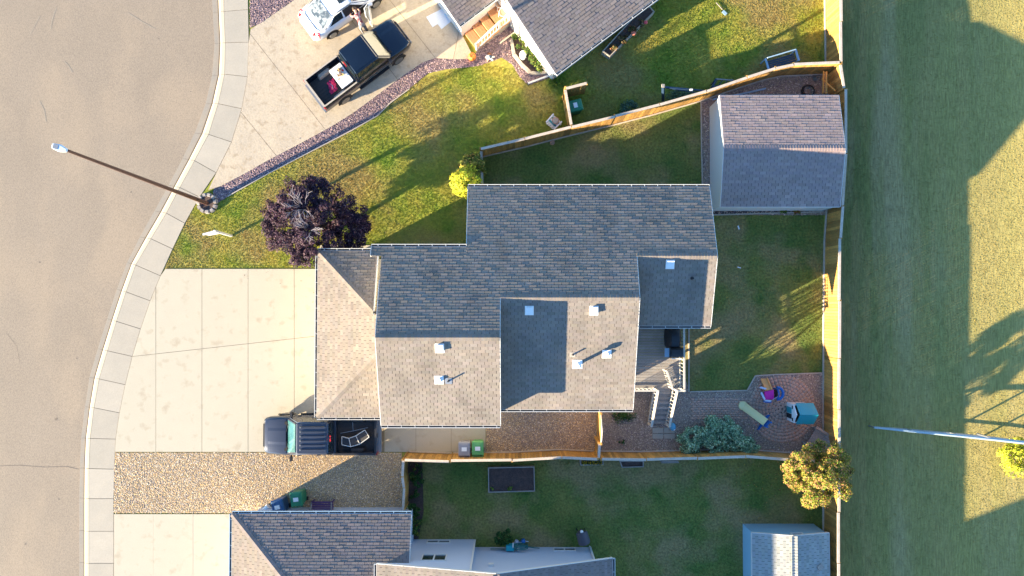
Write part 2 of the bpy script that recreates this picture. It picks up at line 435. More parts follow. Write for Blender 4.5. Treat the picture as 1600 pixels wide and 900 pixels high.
for i in range(len(Cj) - 1):
    a, b, c, d = poly([Rj[i], Rj[i + 1], MC[i + 1], MC[i]])
    gb.prism([a, b, c, d], -.29, -.115)
gb_o = struct('gutter', gb, jointm)
for i in range(len(Cj) - 1):
    a, b, c, d = shrink4 = [Vector((*q, 0)) for q in poly([MC[i], MC[i + 1], Cj[i + 1], Cj[i]])]
    g = (b - a).normalized() * .008
    a, d = a + g, d + g; b, c = b - g, c - g
    def at(p, q, t, z): v = p.lerp(q, t); return (v.x, v.y, z)
    m = MB()      # rolled face: rises from the gutter to the walk
    prof = [(0.0, -.085), (.25, -.02), (.5, .012), (.985, .016)]
    m.loft([[at(a, d, t, z) for t, z in prof] + [at(a, d, .985, -.1), at(a, d, 0, -.1)], [at(b, c, t, z) for t, z in prof] + [at(b, c, .985, -.1), at(b, c, 0, -.1)]])
    m.build('curb_segment', curbc, cb_o)
    a, b, c, d = [Vector((*q, 0)) for q in poly([Rj[i], Rj[i + 1], MC[i + 1], MC[i]])]
    g = (b - a).normalized() * .006; a, d = a + g, d + g; b, c = b - g, c - g
    m = MB().hull8([(a.x, a.y, -.13), (b.x, b.y, -.13), (c.x, c.y, -.13), (d.x, d.y, -.13), (a.x, a.y, -.088), (b.x, b.y, -.088), (c.x, c.y, -.093), (d.x, d.y, -.093)])
    m.build('gutter_segment', gutterc, gb_o)

HARD = []
def paving(name, region_px, lines, mat, z=.03, gap=.014, jmat=jointm):
    rg = poly(region_px); HARD.append(rg)
    o = struct(name, MB().prism(rg, -.1, z - .012), jmat)
    pcs = [rg]
    for a, b in lines:
        a, b = P(*a).xy, P(*b).xy; nx = []
        for p in pcs:
            for k in (True, False):
                q = clip_line(p, a, b, k)
                if len(q) > 2 and abs(area2(q)) > .05: nx.append(q)
        pcs = nx
    for p in pcs:
        q = shrink(p, gap / 2) if gap else p
        if len(q) > 2: MB().prism(q, z - .05, z + random.uniform(0, .006)).build('slab', mat, o)
    return o
B = lambda a, b: [p for p in Bj if a < p[1] < b]
main_drive = [(259, 420)] + B(421, 705) + [(180, 706), (600, 706), (600, 640), (537, 640), (537, 420)]
paving('driveway', main_drive, [((244, 400), (244, 720)), ((316, 400), (316, 720)), ((388, 400), (388, 720)), ((460, 400), (460, 720)), ((207, 557), (496, 525)), ((520, 400), (520, 720))], concrete, gap=.02, jmat=jointl)
paving('side_path', [(600.5, 638), (759, 638), (759, 706), (600.5, 706)], [((650, 600), (650, 720)), ((705, 600), (705, 720))], concrete, z=.03)
paving('front_step', [(500, 383), (592, 383), (592, 419.5), (500, 419.5)], [((545, 300), (545, 500))], concrete)
paving('south_driveway', [(178.5, 803), (380, 803), (380, 1050), (178.5, 1050)], [((240, 700), (240, 1100)), ((302, 700), (302, 1100)), ((178, 960), (400, 960))], concrete, gap=.006)
# neighbour's driveway, a non-convex outline cut by two joints, simply inset
nd = [(392, 46), (455, 4), (520, -60), (760, -60), (720, 50), (741, 92), (715, 93), (680, 91), (660, 98), (628, 120), (580, 156), (550, 178), (516, 199), (470, 224), (420, 250), (385, 270), (345, 291), (326, 297), (338, 271), (362, 223), (378, 171), (387, 121), (389, 67)]
rg = poly(nd); HARD.append(rg)
ndo = struct('neighbour_driveway', MB().prism(rg, -.1, .018), jointm)
pcs = [rg]
for a, b in (((398, 62), (486, 174)), ((612, 4), (678, 88)), ((717, 50), (707, 100)), ((330, 118), (560, 400)), ((505, -25), (590, 84))):
    a, b = P(*a).xy, P(*b).xy; d = (b - a).normalized(); nrm = Vector((-d.y, d.x)) * .010; nx = []
    for p in pcs:
        q1 = clip_half(p, a + nrm, nrm); q2 = clip_half(p, a - nrm, -nrm)
        nx += [q for q in (q1, q2) if len(q) > 2 and abs(area2(q)) > .05]
    pcs = nx
for p in pcs: MB().prism(p, -.02, .03 + random.uniform(0, .005)).build('slab', concrete_n, ndo)

# ---- gravel and stone beds
def stones(name, pg, dens, size, pal, excl=(), z=0.0, parent=None, flat=.6):
    x, y = scatter(pg, dens, excl); n = len(x)
    s = RNG.uniform(size[0], size[1], n) / 2
    base = np.array([(1, 0, 0), (0, 1, 0), (-1, 0, 0), (0, -1, 0), (0, 0, 1), (0, 0, -1)], float)
    fc = np.array([(0, 1, 4), (1, 2, 4), (2, 3, 4), (3, 0, 4), (1, 0, 5), (2, 1, 5), (3, 2, 5), (0, 3, 5)])[:4]
    V = np.repeat(base[None], n, 0) * RNG.uniform(.7, 1.25, (n, 6, 3))
    a = RNG.uniform(0, 2 * PI, n); c, si = np.cos(a)[:, None], np.sin(a)[:, None]
    X = (V[..., 0] * c - V[..., 1] * si) * s[:, None]; Y = (V[..., 0] * si + V[..., 1] * c) * s[:, None]; Z = V[..., 2] * s[:, None] * flat * .7
    V = np.stack([X + x[:, None], Y + y[:, None], Z + z + s[:, None] * .25], -1).reshape(-1, 3)
    F = (fc[None] + (np.arange(n) * 6)[:, None, None]).reshape(-1, 3)
    pal = np.array(pal); col = pal[RNG.integers(0, len(pal), n)] * 1.45 * RNG.uniform(.7, 1.3, (n, 1))
    o = np_mesh(name, V, F, stone_m, np.repeat(col, 6, 0), parent); o['kind'] = 'stuff'; return o
PAL_TAN = [(.50, .33, .15), (.42, .26, .12), (.55, .41, .23), (.27, .18, .12), (.50, .31, .11), (.24, .18, .15), (.62, .52, .38), (.36, .26, .18), (.14, .10, .09)]
PAL_PINK = [(.35, .25, .18), (.28, .20, .155), (.43, .32, .235), (.20, .15, .125), (.34, .24, .155), (.46, .37, .29)]
PAL_PURP = [(.18, .115, .115), (.12, .08, .09), (.24, .15, .13), (.36, .25, .22), (.08, .055, .07), (.20, .13, .145)]
beds = MB()
G1 = poly([(180.5, 707), (628, 707), (628, 801.5), (178.5, 801.5), (178.5, 740)]); beds.prism(G1, -.1, .012)
beds_o = struct('gravel_bed', beds, M('gravel_base_tan', (.45, .31, .17), .95, (.52, .36, .20), 3, .4, .35, 14, .8, 14, .03))
HARD.append(G1); tag(stones('gravel', G1, 1000, (.025, .060), PAL_TAN, z=.012), 'tan river gravel covering the strip between the two driveways', 'gravel')
beds = MB(); G2 = poly([(759.5, 600), (934, 600), (934, 713), (759.5, 713)]); beds.prism(G2, -.1, .012)
brown_base = M('gravel_base_brown', (.27, .19, .14), .95, (.33, .24, .17), 3, .4, .35, 14, .8, 14, .03)
struct('side_gravel_bed', beds, brown_base); HARD.append(G2)
tag(stones('gravel', G2, 800, (.025, .055), PAL_TAN + PAL_PINK[:2], z=.012), 'rusty brown gravel beside the house behind the wheelie bins', 'gravel')
G3 = poly([(934.5, 560), (1058, 560), (1078, 612.5), (1167, 610.5), (1180.5, 587.5), (1287.5, 583), (1287.5, 716), (934.5, 716)])
struct('yard_gravel_bed', MB().prism(G3, -.1, .012), brown_base); HARD.append(G3)
PATC = P(1222, 639); PATR = 1.72
circ = [(PATC.x + PATR * math.cos(t), PATC.y + PATR * math.sin(t)) for t in np.linspace(0, 2 * PI, 40, endpoint=False)]
PATH = poly([(1079, 624), (1190, 624), (1185, 655), (1079, 655)])
tag(stones('gravel', G3, 560, (.025, .06), PAL_PINK + PAL_PURP[:3], (circ, PATH), z=.012), 'pinkish brown gravel around the round paver patio', 'gravel')
G4 = poly([(1096, 150), (1300, 96), (1300, 336), (1096, 336)])
struct('shed_gravel_bed', MB().prism(G4, -.1, .010), brown_base); HARD.append(G4)
tag(stones('gravel', G4, 320, (.03, .08), PAL_PINK + PAL_PURP, z=.010), 'pinkish brown gravel around the large shed', 'gravel')
G5 = [(335, 285), (420, 244), (516, 193), (550, 172), (580, 150), (628, 114), (660, 92), (680, 86), (715, 86), (741, 86), (775, 40), (815, 45), (868, 118), (826, 133), (812, 120), (800, 100), (784, 90), (748, 103), (722, 106), (698, 108), (670, 114), (640, 138), (610, 160), (590, 180), (548, 204), (480, 239), (420, 270), (358, 306), (332, 322)]
G5 = poly(G5); struct('rock_bed', MB().prism(G5, -.1, .014), M('rock_base_purple', (.16, .11, .11), .95, fine=.3)); HARD.append(G5)
tag(stones('crushed_rock', G5, 620, (.04, .09), PAL_PURP, (poly(nd),), z=.014), 'purple brown crushed rock edging the neighbour lawn', 'crushed rock')
G6 = poly([(391, -60), (520, -60), (458, 1), (408, 36), (391, 44)]); struct('verge_bed', MB().prism(G6, -.1, .034), M('verge_base', (.16, .11, .10), .95, fine=.3)); HARD.append(G6)
tag(stones('crushed_rock', G6, 620, (.04, .09), PAL_PURP, z=.034), 'purple brown crushed rock at the top edge beside the sidewalk', 'crushed rock')
for nm, pg, lab in (('flower_bed', [(1113, 325), (1287, 321), (1287, 330), (1113, 335)], 'a'), ('planting_bed', [(636, 722), (660, 722), (662, 800), (652, 850), (640, 850)], 'b')):
    pg = poly(pg); HARD.append(pg); struct(nm, MB().prism(pg, -.1, .016), soil)
# timber edging strips
def edging(lines, label, mat=wood_edge, wdt=.06, h=.07, name='edging_board'):
    t = thing(name, label, 'edging', P(*lines[0][0]))
    for ln in lines:
        q = [P(*p) for p in ln]
        for a, b in zip(q, q[1:]): MB().bar(a + Vector((0, 0, h / 2)), b + Vector((0, 0, h / 2)), wdt, h).build('board', mat, t)
    return t
edging([[(1078, 612), (1122, 611), (1167, 610), (1180, 587), (1215, 585), (1286, 582.5)]], 'grey edging strip between back lawn and toy patio')
edging([[(1095, 158), (1096, 240), (1099, 336)]], 'pale timber edging between back lawn and large shed gravel')
edging([[(1113, 336), (1180, 334), (1286, 331)]], 'low edging strip along flower bed south of large shed')
edging([[(356, 307), (420, 271), (480, 240), (548, 205), (590, 181), (610, 161), (640, 139)]], 'thin stone edging between purple rock strip and front lawn', wood_edge, .05, .05)
edging([[(825, 131), (866, 116)]], 'white edging board at corner of neighbour house rock bed', white_trim, .09, .12)
edging([[(781, 69), (812, 46)]], 'grey edging board beside the orange porch steps', wood_edge, .08, .14)
edging([[(1113, 156), (1150, 149), (1196, 139)]], 'long pale board lying north of the large shed', frame_b, .08, .10, 'long_board')

# ---- paver patio: rings of small bricks round a centre, and a straight path
pv = []; pt = []
def paver(c, ux, uy, l, wd, z):
    for s1, s2 in ((-1, -1), (1, -1), (1, 1), (-1, 1)): pv.append((c[0] + ux[0] * l / 2 * s1 + uy[0] * wd / 2 * s2, c[1] + ux[1] * l / 2 * s1 + uy[1] * wd / 2 * s2, z))
    for s1, s2 in ((-1, -1), (1, -1), (1, 1), (-1, 1)): pv.append((c[0] + ux[0] * (l / 2 + .004) * s1 + uy[0] * (wd / 2 + .004) * s2, c[1] + ux[1] * (l / 2 + .004) * s1 + uy[1] * (wd / 2 + .004) * s2, .0))
    k = random.choice([(1, 1, 1), (1.08, 1.02, 1), (.94, .93, .94), (1.03, .98, .96)]); f = random.uniform(.94, 1.06)
    pt.extend([(k[0] * f, k[1] * f, k[2] * f)] * 8)
ring = 0.06
while ring < PATR - .05:
    n = max(5, int(2 * PI * (ring + .07) / .19)); off = random.random()
    for k in range(n):
        t = 2 * PI * (k + off) / n; r = ring + .07
        paver((PATC.x + r * math.cos(t), PATC.y + r * math.sin(t)), (-math.sin(t), math.cos(t)), (math.cos(t), math.sin(t)), 2 * PI * r / n - .014, .156, .038 + random.uniform(-.004, .004))
    ring += .17
xa, ya = PATH[0][0], PATH[2][1]; xb, yb = PATH[1][0], PATH[0][1]
yy = ya; row = 0
while yy < yb:
    xx = xa + (row % 2) * .1
    while xx < xb:
        if math.hypot(xx - PATC.x, yy - PATC.y) > PATR + .05: paver((xx + .09, yy + .06), (1, 0), (0, 1), .178, .098, .036 + random.uniform(-.004, .004))
        xx += .2
    yy += .12; row += 1
nb = len(pv) // 8
q = np.array([(0, 1, 2, 3), (4, 5, 1, 0), (5, 6, 2, 1), (6, 7, 3, 2), (7, 4, 0, 3)])
pb = MB(); pb.prism(circ, -.1, .020); po = struct('patio', pb, M('paver_sand', (.13, .09, .075), .95, fine=.2))
o = np_mesh('paver', pv, (q[None] + (np.arange(nb) * 8)[:, None, None]).reshape(-1, 4), paver_m, np.array(pt), po); o['kind'] = 'stuff'

# ---- grass blades
def grass(name, pg, dens, hgt, mat, label, excl=()):
    x, y = scatter(pg, dens, excl); n = len(x)
    a = RNG.uniform(0, 2 * PI, n); h = RNG.uniform(.5, 1.25, n) * hgt * .62; wd = RNG.uniform(.6, 1.4, n) * hgt * .5
    lx, ly = RNG.normal(0, .5, n) * h, RNG.normal(0, .5, n) * h
    V = np.zeros((n, 3, 3)); V[:, 0, 0] = x - np.cos(a) * wd; V[:, 0, 1] = y - np.sin(a) * wd
    V[:, 1, 0] = x + np.cos(a) * wd; V[:, 1, 1] = y + np.sin(a) * wd
    V[:, 2, 0] = x + lx; V[:, 2, 1] = y + ly; V[:, 2, 2] = h
    F = np.arange(n * 3).reshape(-1, 3)
    t = RNG.uniform(.85, 1.15, (n, 1)) * np.array([[1, 1, 1]]) * (1 + RNG.normal(0, .04, (n, 3)))
    o = np_mesh(name, V.reshape(-1, 3), F, mat, np.repeat(t, 3, 0)); tag(o, label, 'grass', kind='stuff')
FRONT = [tuple(p) for p in poly(B(300, 419) + [(258, 419.5), (500, 419), (500, 383), (735, 383), (750, 236), (870, 205), (1000, 178), (1100, 145), (1240, 103), (1291, 98), (1291, -25), (960, -25), (868, 120), (745, 98), (600, 140), (430, 245)])]
# ================================================================== ROOFS AND HOUSES
def tab_mesh(tw, te, th, tint, mat):
    """one shingle tab, low edge at v=0 standing th proud, top edge tucked in"""
    me = bpy.data.meshes.new('shingle')
    v = [(0, 0, -.004), (tw, 0, -.004), (tw, 0, th), (0, 0, th), (tw, te, .003), (0, te, .003)]
    me.from_pydata(v, [], [(0, 1, 2, 3), (3, 2, 4, 5), (1, 4, 2), (0, 3, 5)])
    a = me.color_attributes.new('tint', 'FLOAT_COLOR', 'POINT'); a.data.foreach_set('color', np.array([(*tint, 1)] * 6, dtype=np.float32).ravel())
    me.materials.append(mat); return me
TABS = {}
def tint_pick(var):
    f = random.gauss(1, var * .6); f = max(.6, min(1.35, f))
    return (f * random.uniform(.97, 1.03), f, f * random.uniform(.96, 1.05))
def roof_plane(root, pts, mat, expo=.143, tw=.33, var=.10, indiv=0, thick=.10, relief=1.0, clipto=None):
    """pts: 3D polygon in one plane, first edge is the eave. Lays a deck slab and courses of shingle tabs."""
    pts = [Vector(p) for p in pts]
    u = (pts[1] - pts[0]).normalized(); n = Vector((0, 0, 0))
    for i in range(len(pts)): n += (pts[i] - pts[0]).cross(pts[(i + 1) % len(pts)] - pts[0])
    n.normalize()
    if n.z < 0: n = -n
    v = n.cross(u)
    if v.z < 0: v = -v; 
    if u.cross(v).dot(n) < 0: u = -u
    o = pts[0]
    p2 = [((p - o).dot(u), (p - o).dot(v)) for p in pts]
    if area2(p2) < 0: p2 = p2[::-1]
    MB().extr(pts, (0, 0, -thick)).build('roof_deck', underlay, root)
    umin, umax = min(p[0] for p in p2), max(p[0] for p in p2); vmin, vmax = min(p[1] for p in p2), max(p[1] for p in p2)
    nrow = int((vmax - vmin) / expo) + 1
    cand = []; rows = []
    for r in range(nrow):
        v0 = vmin + r * expo; uu = umin - random.uniform(0, .02) - (tw * .5 if r % 2 else 0)
        while uu < umax:
            t_ = tw * random.choice((1, 1, 1, .97, 1.03)); rows.append((uu, v0, t_ - .016, expo + .004)); uu += t_
    verts = []; tints = []; faces = []; cnt = 0
    objs = 0
    for (a, v0, wd, e) in rows:
        rect = [(a, v0), (a + wd, v0), (a + wd, v0 + e), (a, v0 + e)]
        c = clip_convex(rect, p2)
        if len(c) < 3 or abs(area2(c)) < .0015: continue
        th = random.choice((.010, .011, .012, .015, .018)) * relief; tn = tint_pick(var)
        if len(c) == 4 and abs(area2(c) - wd * e) < 1e-5 and objs < indiv:
            key = (mat.name, round(th, 3), random.randrange(4), round(wd, 2), round(e, 3))
            if key not in TABS: TABS[key] = tab_mesh(key[3], e, th, tn, mat)
            ob = bpy.data.objects.new('shingle', TABS[key]); COL.objects.link(ob); ob.parent = root
            w3 = o + u * a + v * v0
            Mx = Matrix((( u.x, v.x, n.x, w3.x), (u.y, v.y, n.y, w3.y), (u.z, v.z, n.z, w3.z), (0, 0, 0, 1)))
            ob.matrix_basis = INV[root.name] @ Mx; objs += 1; continue
        base = len(verts)
        for (x, y) in c:
            z = th + (.003 - th) * (y - v0) / e
            verts.append(o + u * x + v * y + n * z); tints.append(tn)
        k = len(c); faces.append(list(range(base, base + k)))
        lows = [i for i in range(k) if abs(c[i][1] - v0) < 1e-6]
        b2 = len(verts)
        for (x, y) in c: verts.append(o + u * x + v * y + n * -.004); tints.append(tuple(q * .6 for q in tn))
        for i in range(k): faces.append([base + i, b2 + i, b2 + (i + 1) % k, base + (i + 1) % k])
    mb = MB(); mb.v = verts; mb.t = tints; mb.f = faces
    if verts:
        ob = mb.build('shingles', mat, root, tint=True); ob['kind'] = 'stuff'
    return u, v, n
def caps(root, a, b, mat, w_=.15, n1=None, n2=None, step=.14, var=.1):
    """folded cap shingles along a ridge or hip, a low at the start"""
    a, b = Vector(a), Vector(b); d = (b - a).normalized(); L = (b - a).length; s = d.cross(Vector((0, 0, 1))).normalized()
    n1 = Vector(n1); n2 = Vector(n2)
    e1 = n1.cross(d).normalized(); e2 = n2.cross(d).normalized()
    if e1.dot(s) < 0: e1 = -e1
    if e2.dot(s) > 0: e2 = -e2
    mb = MB(); k = 0.0
    while k < L - .02:
        l = min(step + .01, L - k); mb.tint = tint_pick(var); up = Vector((0, 0, 1)); t0, t1 = .030, .016
        p = a + d * k; q = a + d * (k + l)
        for e in (e1, e2):
            mb.face([p + up * t0, q + up * t1, q + e * w_ + up * (t1 - .004), p + e * w_ + up * (t0 - .004)])
            mb.face([p + up * t0, p + e * w_ + up * (t0 - .004), p + e * w_ - up * .01, p - up * .01])
            mb.face([p + e * w_ + up * (t0 - .004), q + e * w_ + up * (t1 - .004), q + e * w_ - up * .01, p + e * w_ - up * .01])
        k += step
    mb.build('ridge_caps', mat, root, tint=True)['kind'] = 'stuff'
def gutter(root, a, b, out, mat=white_trim, step=.62):
    a, b, out = Vector(a), Vector(b), Vector(out).normalized(); z = Vector((0, 0, 1)); w_ = .115
    t = MB().bar(a + out * .012 - z * .05, b + out * .012 - z * .05, .018, .09)
    t.bar(a + out * (.06) - z * .095, b + out * (.06) - z * .095, .11, .008)
    t.bar(a + out * w_ - z * .045, b + out * w_ - z * .045, .022, .095)
    d = (b - a).normalized()
    for e in (a + d * .004, b - d * .004): t.bar(e - z * .05, e + out * w_ - z * .05, .008, .09)
    g = t.build('gutter', mat, root)
    dk = MB().bar(a + out * .06 - z * .085, b + out * .06 - z * .085, .08, .010); dk.build('gutter_channel', gutter_dark, g)
    L = (b - a).length; k = .3
    while k < L: MB().bar(a + d * k - z * .004, a + d * k + out * w_ - z * .004, .022, .008).build('gutter_strap', mat, g); k += step
def rake(root, a, b, out, mat=white_trim, h=.14):
    out = Vector(out).normalized(); a, b = Vector(a), Vector(b)
    MB().bar(a + out * .012 - Vector((0, 0, .065)), b + out * .012 - Vector((0, 0, .065)), .024, h).build('rake_trim', mat, root)
def gable_wall(root, poly3, inward, mat, th=.15, name='wall'):
    MB().extr(poly3, Vector(inward).normalized() * th).build(name, mat, root)
def window(root, c, right, up, wd, ht, panes=2, frame=white_trim, glass=glass_d, out=None):
    """window on a wall; c centre on the wall face, out outward normal"""
    c, right, up = Vector(c), Vector(right).normalized(), Vector(up).normalized(); out = Vector(out).normalized(); f = .055
    m = MB()
    def rect(x0, x1, y0, y1, d0, d1, mb):
        p = lambda x, y, d: c + right * x + up * y + out * d
        mb.hull8([p(x0, y0, d0), p(x1, y0, d0), p(x1, y1, d0), p(x0, y1, d0), p(x0, y0, d1), p(x1, y0, d1), p(x1, y1, d1), p(x0, y1, d1)])
    W, T = wd / 2, ht / 2
    rect(-W, W, T - f, T, .002, .05, m); rect(-W, W, -T, -T + f, .002, .06, m)
    rect(-W, -W + f, -T + f, T - f, .002, .05, m); rect(W - f, W, -T + f, T - f, .002, .05, m)
    for k in range(1, panes):
        x = -W + wd * k / panes; rect(x - f * .6, x + f * .6, -T + f, T - f, .002, .048, m)
    fr = m.build('window', frame, root)
    for k in range(panes):
        x0, x1 = -W + wd * k / panes + f * .6, -W + wd * (k + 1) / panes - f * .6
        g = MB(); rect(x0, x1, -T + f, T - f, .004, .014, g); g.build('pane', glass, fr)

FOOT = []       # house footprints, kept free of grass
# ------------------------------------------------------------------ the main house (split level, three stepped gables and a hipped garage)
S = .35; ZN = 3.35; SM = shingle_m
yN = P(900, 292, ZN).y
N0 = Vector((0, yN, ZN)); NN = Vector((0, S, 1)).normalized()
zn = lambda y: ZN + S * (yN - y)
yE = PL(1060, 400, N0, NN).y; yM = PL(890, 465, N0, NN).y; yW = PL(690, 527.5, N0, NN).y
XE, XM, XW, XL, XL2, XNW = 9.35, 5.68, -.53, -5.95, -6.43, -2.08
def ysouth(yr, px, py):
    n = Vector((0, -S, 1)).normalized(); return PL(px, py, Vector((0, yr, zn(yr))), n).y
sE = ysouth(yE, 1090, 509); sM = ysouth(yM, 890, 639.5); sW = ysouth(yW, 690, 664.5)
zs = lambda y, yr: zn(yr) - S * (yr - y)
yNW = PL(650, 385.5, N0, NN).y
hx = (XE + XL) / 2
house = thing('split_level_house', 'main house in the centre with three stepped brown shingle gables and hipped garage', 'house', (hx, 0, 0))
def np3(x, y): return (x, y, zn(y))
# the common north slope, in convex pieces
roof_plane(house, [np3(XNW, yN), np3(XE, yN), np3(XE, yE), np3(XNW, yE)], SM, relief=1.0)
roof_plane(house, [np3(XL2, yNW), np3(XNW, yNW), np3(XNW, yE), np3(XL2, yE)], SM)
yst = PL(585, 438, N0, NN).y
roof_plane(house, [np3(XL, yE), np3(XM, yE), np3(XM, yM), np3(XL, yM)], SM)
roof_plane(house, [np3(XL, yM), np3(XW, yM), np3(XW, yW), np3(XL, yW)], SM)
def sp(x, y, yr): return (x, y, zs(y, yr))
roof_plane(house, [sp(XL, sW, yW), sp(XW, sW, yW), sp(XW, yW, yW), sp(XL, yW, yW)], SM, indiv=300)
roof_plane(house, [sp(XW, sM, yM), sp(XM, sM, yM), sp(XM, yM, yM), sp(XW, yM, yM)], SM)
roof_plane(house, [sp(XM, sE, yE), sp(XE, sE, yE), sp(XE, yE, yE), sp(XM, yE, yE)], SM)
nS = (0, -S, 1); nNn = (0, S, 1)
for x0, x1, yr in ((XL, XW, yW), (XW, XM, yM), (XM, XE, yE)):
    caps(house, (x0, yr, zn(yr)), (x1, yr, zn(yr)), SM, n1=nS, n2=nNn, w_=.16)
gutter(house, (XNW, yN, ZN), (XE, yN, ZN), (0, 1, 0)); gutter(house, (XL2, yNW, zn(yNW)), (XNW, yNW, zn(yNW)), (0, 1, 0))
gutter(house, (XL, sW, zs(sW, yW)), (XW, sW, zs(sW, yW)), (0, -1, 0)); gutter(house, (XW, sM, zs(sM, yM)), (XM, sM, zs(sM, yM)), (0, -1, 0))
gutter(house, (XM, sE, zs(sE, yE)), (XE, sE, zs(sE, yE)), (0, -1, 0))
rake(house, np3(XE, yN), np3(XE, yE), (1, 0, 0)); rake(house, sp(XE, sE, yE), sp(XE, yE, yE), (1, 0, 0))
rake(house, np3(XM, yE), np3(XM, yM), (1, 0, 0)); rake(house, sp(XM, sM, yM), sp(XM, yM, yM), (1, 0, 0))
rake(house, np3(XW, yM), np3(XW, yW), (1, 0, 0)); rake(house, sp(XW, sW, yW), sp(XW, yW, yW), (1, 0, 0))
rake(house, np3(XL, yst), np3(XL, yW), (-1, 0, 0)); rake(house, sp(XL, sW, yW), sp(XL, yW, yW), (-1, 0, 0))
rake(house, np3(XNW, yNW), np3(XNW, yN), (-1, 0, 0)); rake(house, np3(XL2, yNW), np3(XL2, yE), (-1, 0, 0), h=.16)
OV = .38
def block(x0, x1, ys, yr, yn_, mat=siding_tan, ovs=OV, ovn=OV):
    ys += ovs; yn_ -= ovn; d = .10
    prof = [(ys, 0), (ys, zs(ys, yr) - d), (yr, zn(yr) - d), (yn_, zn(yn_) - d), (yn_, 0)]
    MB().extr([(x0, y, z) for y, z in prof], (x1 - x0, 0, 0)).build('wall', mat, house)
    FOOT.append([(x0 - .3, ys - .3), (x1 + .3, ys - .3), (x1 + .3, yn_ + .3), (x0 - .3, yn_ + .3)])
block(XL + .2, XW - .12, sW, yW, yNW); block(XNW + .15, XM - .15, sM, yM, yN, ovs=.98, ovn=1.12); block(XM - .3, XE - .15, sE, yE, yN, ovn=1.12)
# hipped garage
ZG = 2.52; gx = P(496, 520, ZG).x; gN = P(540, 392, ZG).y; gS = P(540, 652, ZG).y
rx = XL + .02 - gx; gz = lambda r: ZG + S * r
roof_plane(house, [(gx, gS, ZG), (gx, gN, ZG), (gx + rx, gN - rx, gz(rx)), (gx + rx, gS + rx, gz(rx))], SM, relief=1.15)
rn = XL2 - .03 - gx
roof_plane(house, [(gx, gN, ZG), (XL2 - .03, gN, ZG), (XL2 - .03, gN - rn, gz(rn))], SM)
roof_plane(house, [(gx, gS, ZG), (XL + .02, gS, ZG), (XL + .02, gS + rx, gz(rx))], SM, relief=1.15)
caps(house, (gx, gN, ZG), (gx + rx, gN - rx, gz(rx)), SM, n1=(-S, 0, 1), n2=nNn); caps(house, (gx, gS, ZG), (gx + rx, gS + rx, gz(rx)), SM, n1=nS, n2=(-S, 0, 1))
gutter(house, (gx, gS, ZG), (gx, gN, ZG), (-1, 0, 0)); gutter(house, (gx, gN, ZG), (XL2 - .1, gN, ZG), (0, 1, 0)); gutter(house, (gx, gS, ZG), (XL, gS, ZG), (0, -1, 0))
MB().extr([(XL2 - .055, gN + .02, ZG - .1), (XL2 - .055, gN - rn - .15, gz(rn) - .1), (XL2 - .055, gN - rn - .15, gz(rn) + .12), (XL2 - .055, gN + .02, ZG + .12)], (.05, 0, 0)).build('flashing_trim', white_trim, house)
MB().box(((gx + .4 + XL2) / 2, (gN + gS) / 2, 1.22), (XL2 - gx - .3, gN - gS - .8, 2.42)).build('wall', siding_tan, house)
FOOT.append([(gx, gS), (XL, gS), (XL, gN), (gx, gN)])
dr = MB()
for k in range(4): dr.box((gx + .49, (gN + gS) / 2, .28 + k * .53), (.05, 4.9, .51))
dr.build('garage_door', white_trim, house)
MB().box((XL2 + .02, gN - rn - .02, gz(rn) + .12), (.14, .10, .10)).build('gutter_outlet', metal_d, house)
for x, zc in ((-4.2, 2.4), (-1.8, 2.4)): window(house, (x, sW + OV - .001, zc), (1, 0, 0), (0, 0, 1), 1.3, 1.0, out=(0, -1, 0))
window(house, (2.4, sM + .98 - .001, 1.7), (1, 0, 0), (0, 0, 1), 1.8, 1.1, out=(0, -1, 0))
window(house, (2.0, yN - 1.12 + .001, 1.7), (-1, 0, 0), (0, 0, 1), 1.5, 1.1, out=(0, 1, 0))
def box_vent(px, py, yr, name='roof_vent'):
    n = Vector((0, -S, 1)).normalized(); c = PL(px, py, Vector((0, yr, zn(yr))), n); ang = math.atan(S)
    Mx = Matrix.Translation(c) @ Matrix.Rotation(ang, 4, 'X')
    m = MB(Mx); m.box((0, -.03, .018), (.40, .44, .012)); b = MB(Mx); b.hull8([(-.13, -.13, .02), (.13, -.13, .02), (.13, .13, .02), (-.13, .13, .02), (-.17, -.18, .15), (.17, -.18, .15), (.16, .16, .13), (-.16, .16, .13)])
    v = m.build('vent_flashing', vent_m, house); b.build('roof_vent', vent_m, v)
for a in ((827, 484, yM), (928, 484, yM), (687, 543, yW), (1047, 412, yE)): box_vent(*a)
def pipe(px, py, yr, h, r, mat, flash=True, fm=vent_m, name='vent_pipe', cap=False, fl=.4):
    n = Vector((0, -S, 1)).normalized(); c = PL(px, py, Vector((0, yr, zn(yr))), n); Mx = Matrix.Translation(c) @ Matrix.Rotation(math.atan(S), 4, 'X')
    v = house
    if flash: m = MB(Mx); m.box((0, 0, .012), (fl, fl * .95, .022)); v = m.build('pipe_flashing', fm, house)
    m = MB(); prof = [(r * 1.5, .02), (r, .12), (r, h)]
    if cap: prof += [(r * 1.05, h), (r * 1.7, h + .02), (r * 1.7, h + .12), (r * .4, h + .2)]
    m.lathe(c, prof, 12); m.build(name, mat, v, smooth=40)
pipe(902, 569, yM, .62, .075, vent_m, cap=True, name='chimney_pipe', fl=.46)
pipe(895, 554, yM, .24, .035, metal_d, fm=wood_grey, fl=.25); pipe(948, 553, yM, .15, .08, vent_m, fl=.42)
pipe(686, 593.5, yW, .15, .08, vent_m, fl=.42); pipe(701, 595, yW, .30, .035, metal_d, fm=metal_g, fl=.3); pipe(1081, 435, yE, .22, .05, metal_d, flash=False)
cs = M('lime_streak', (.36, .33, .30), .95)

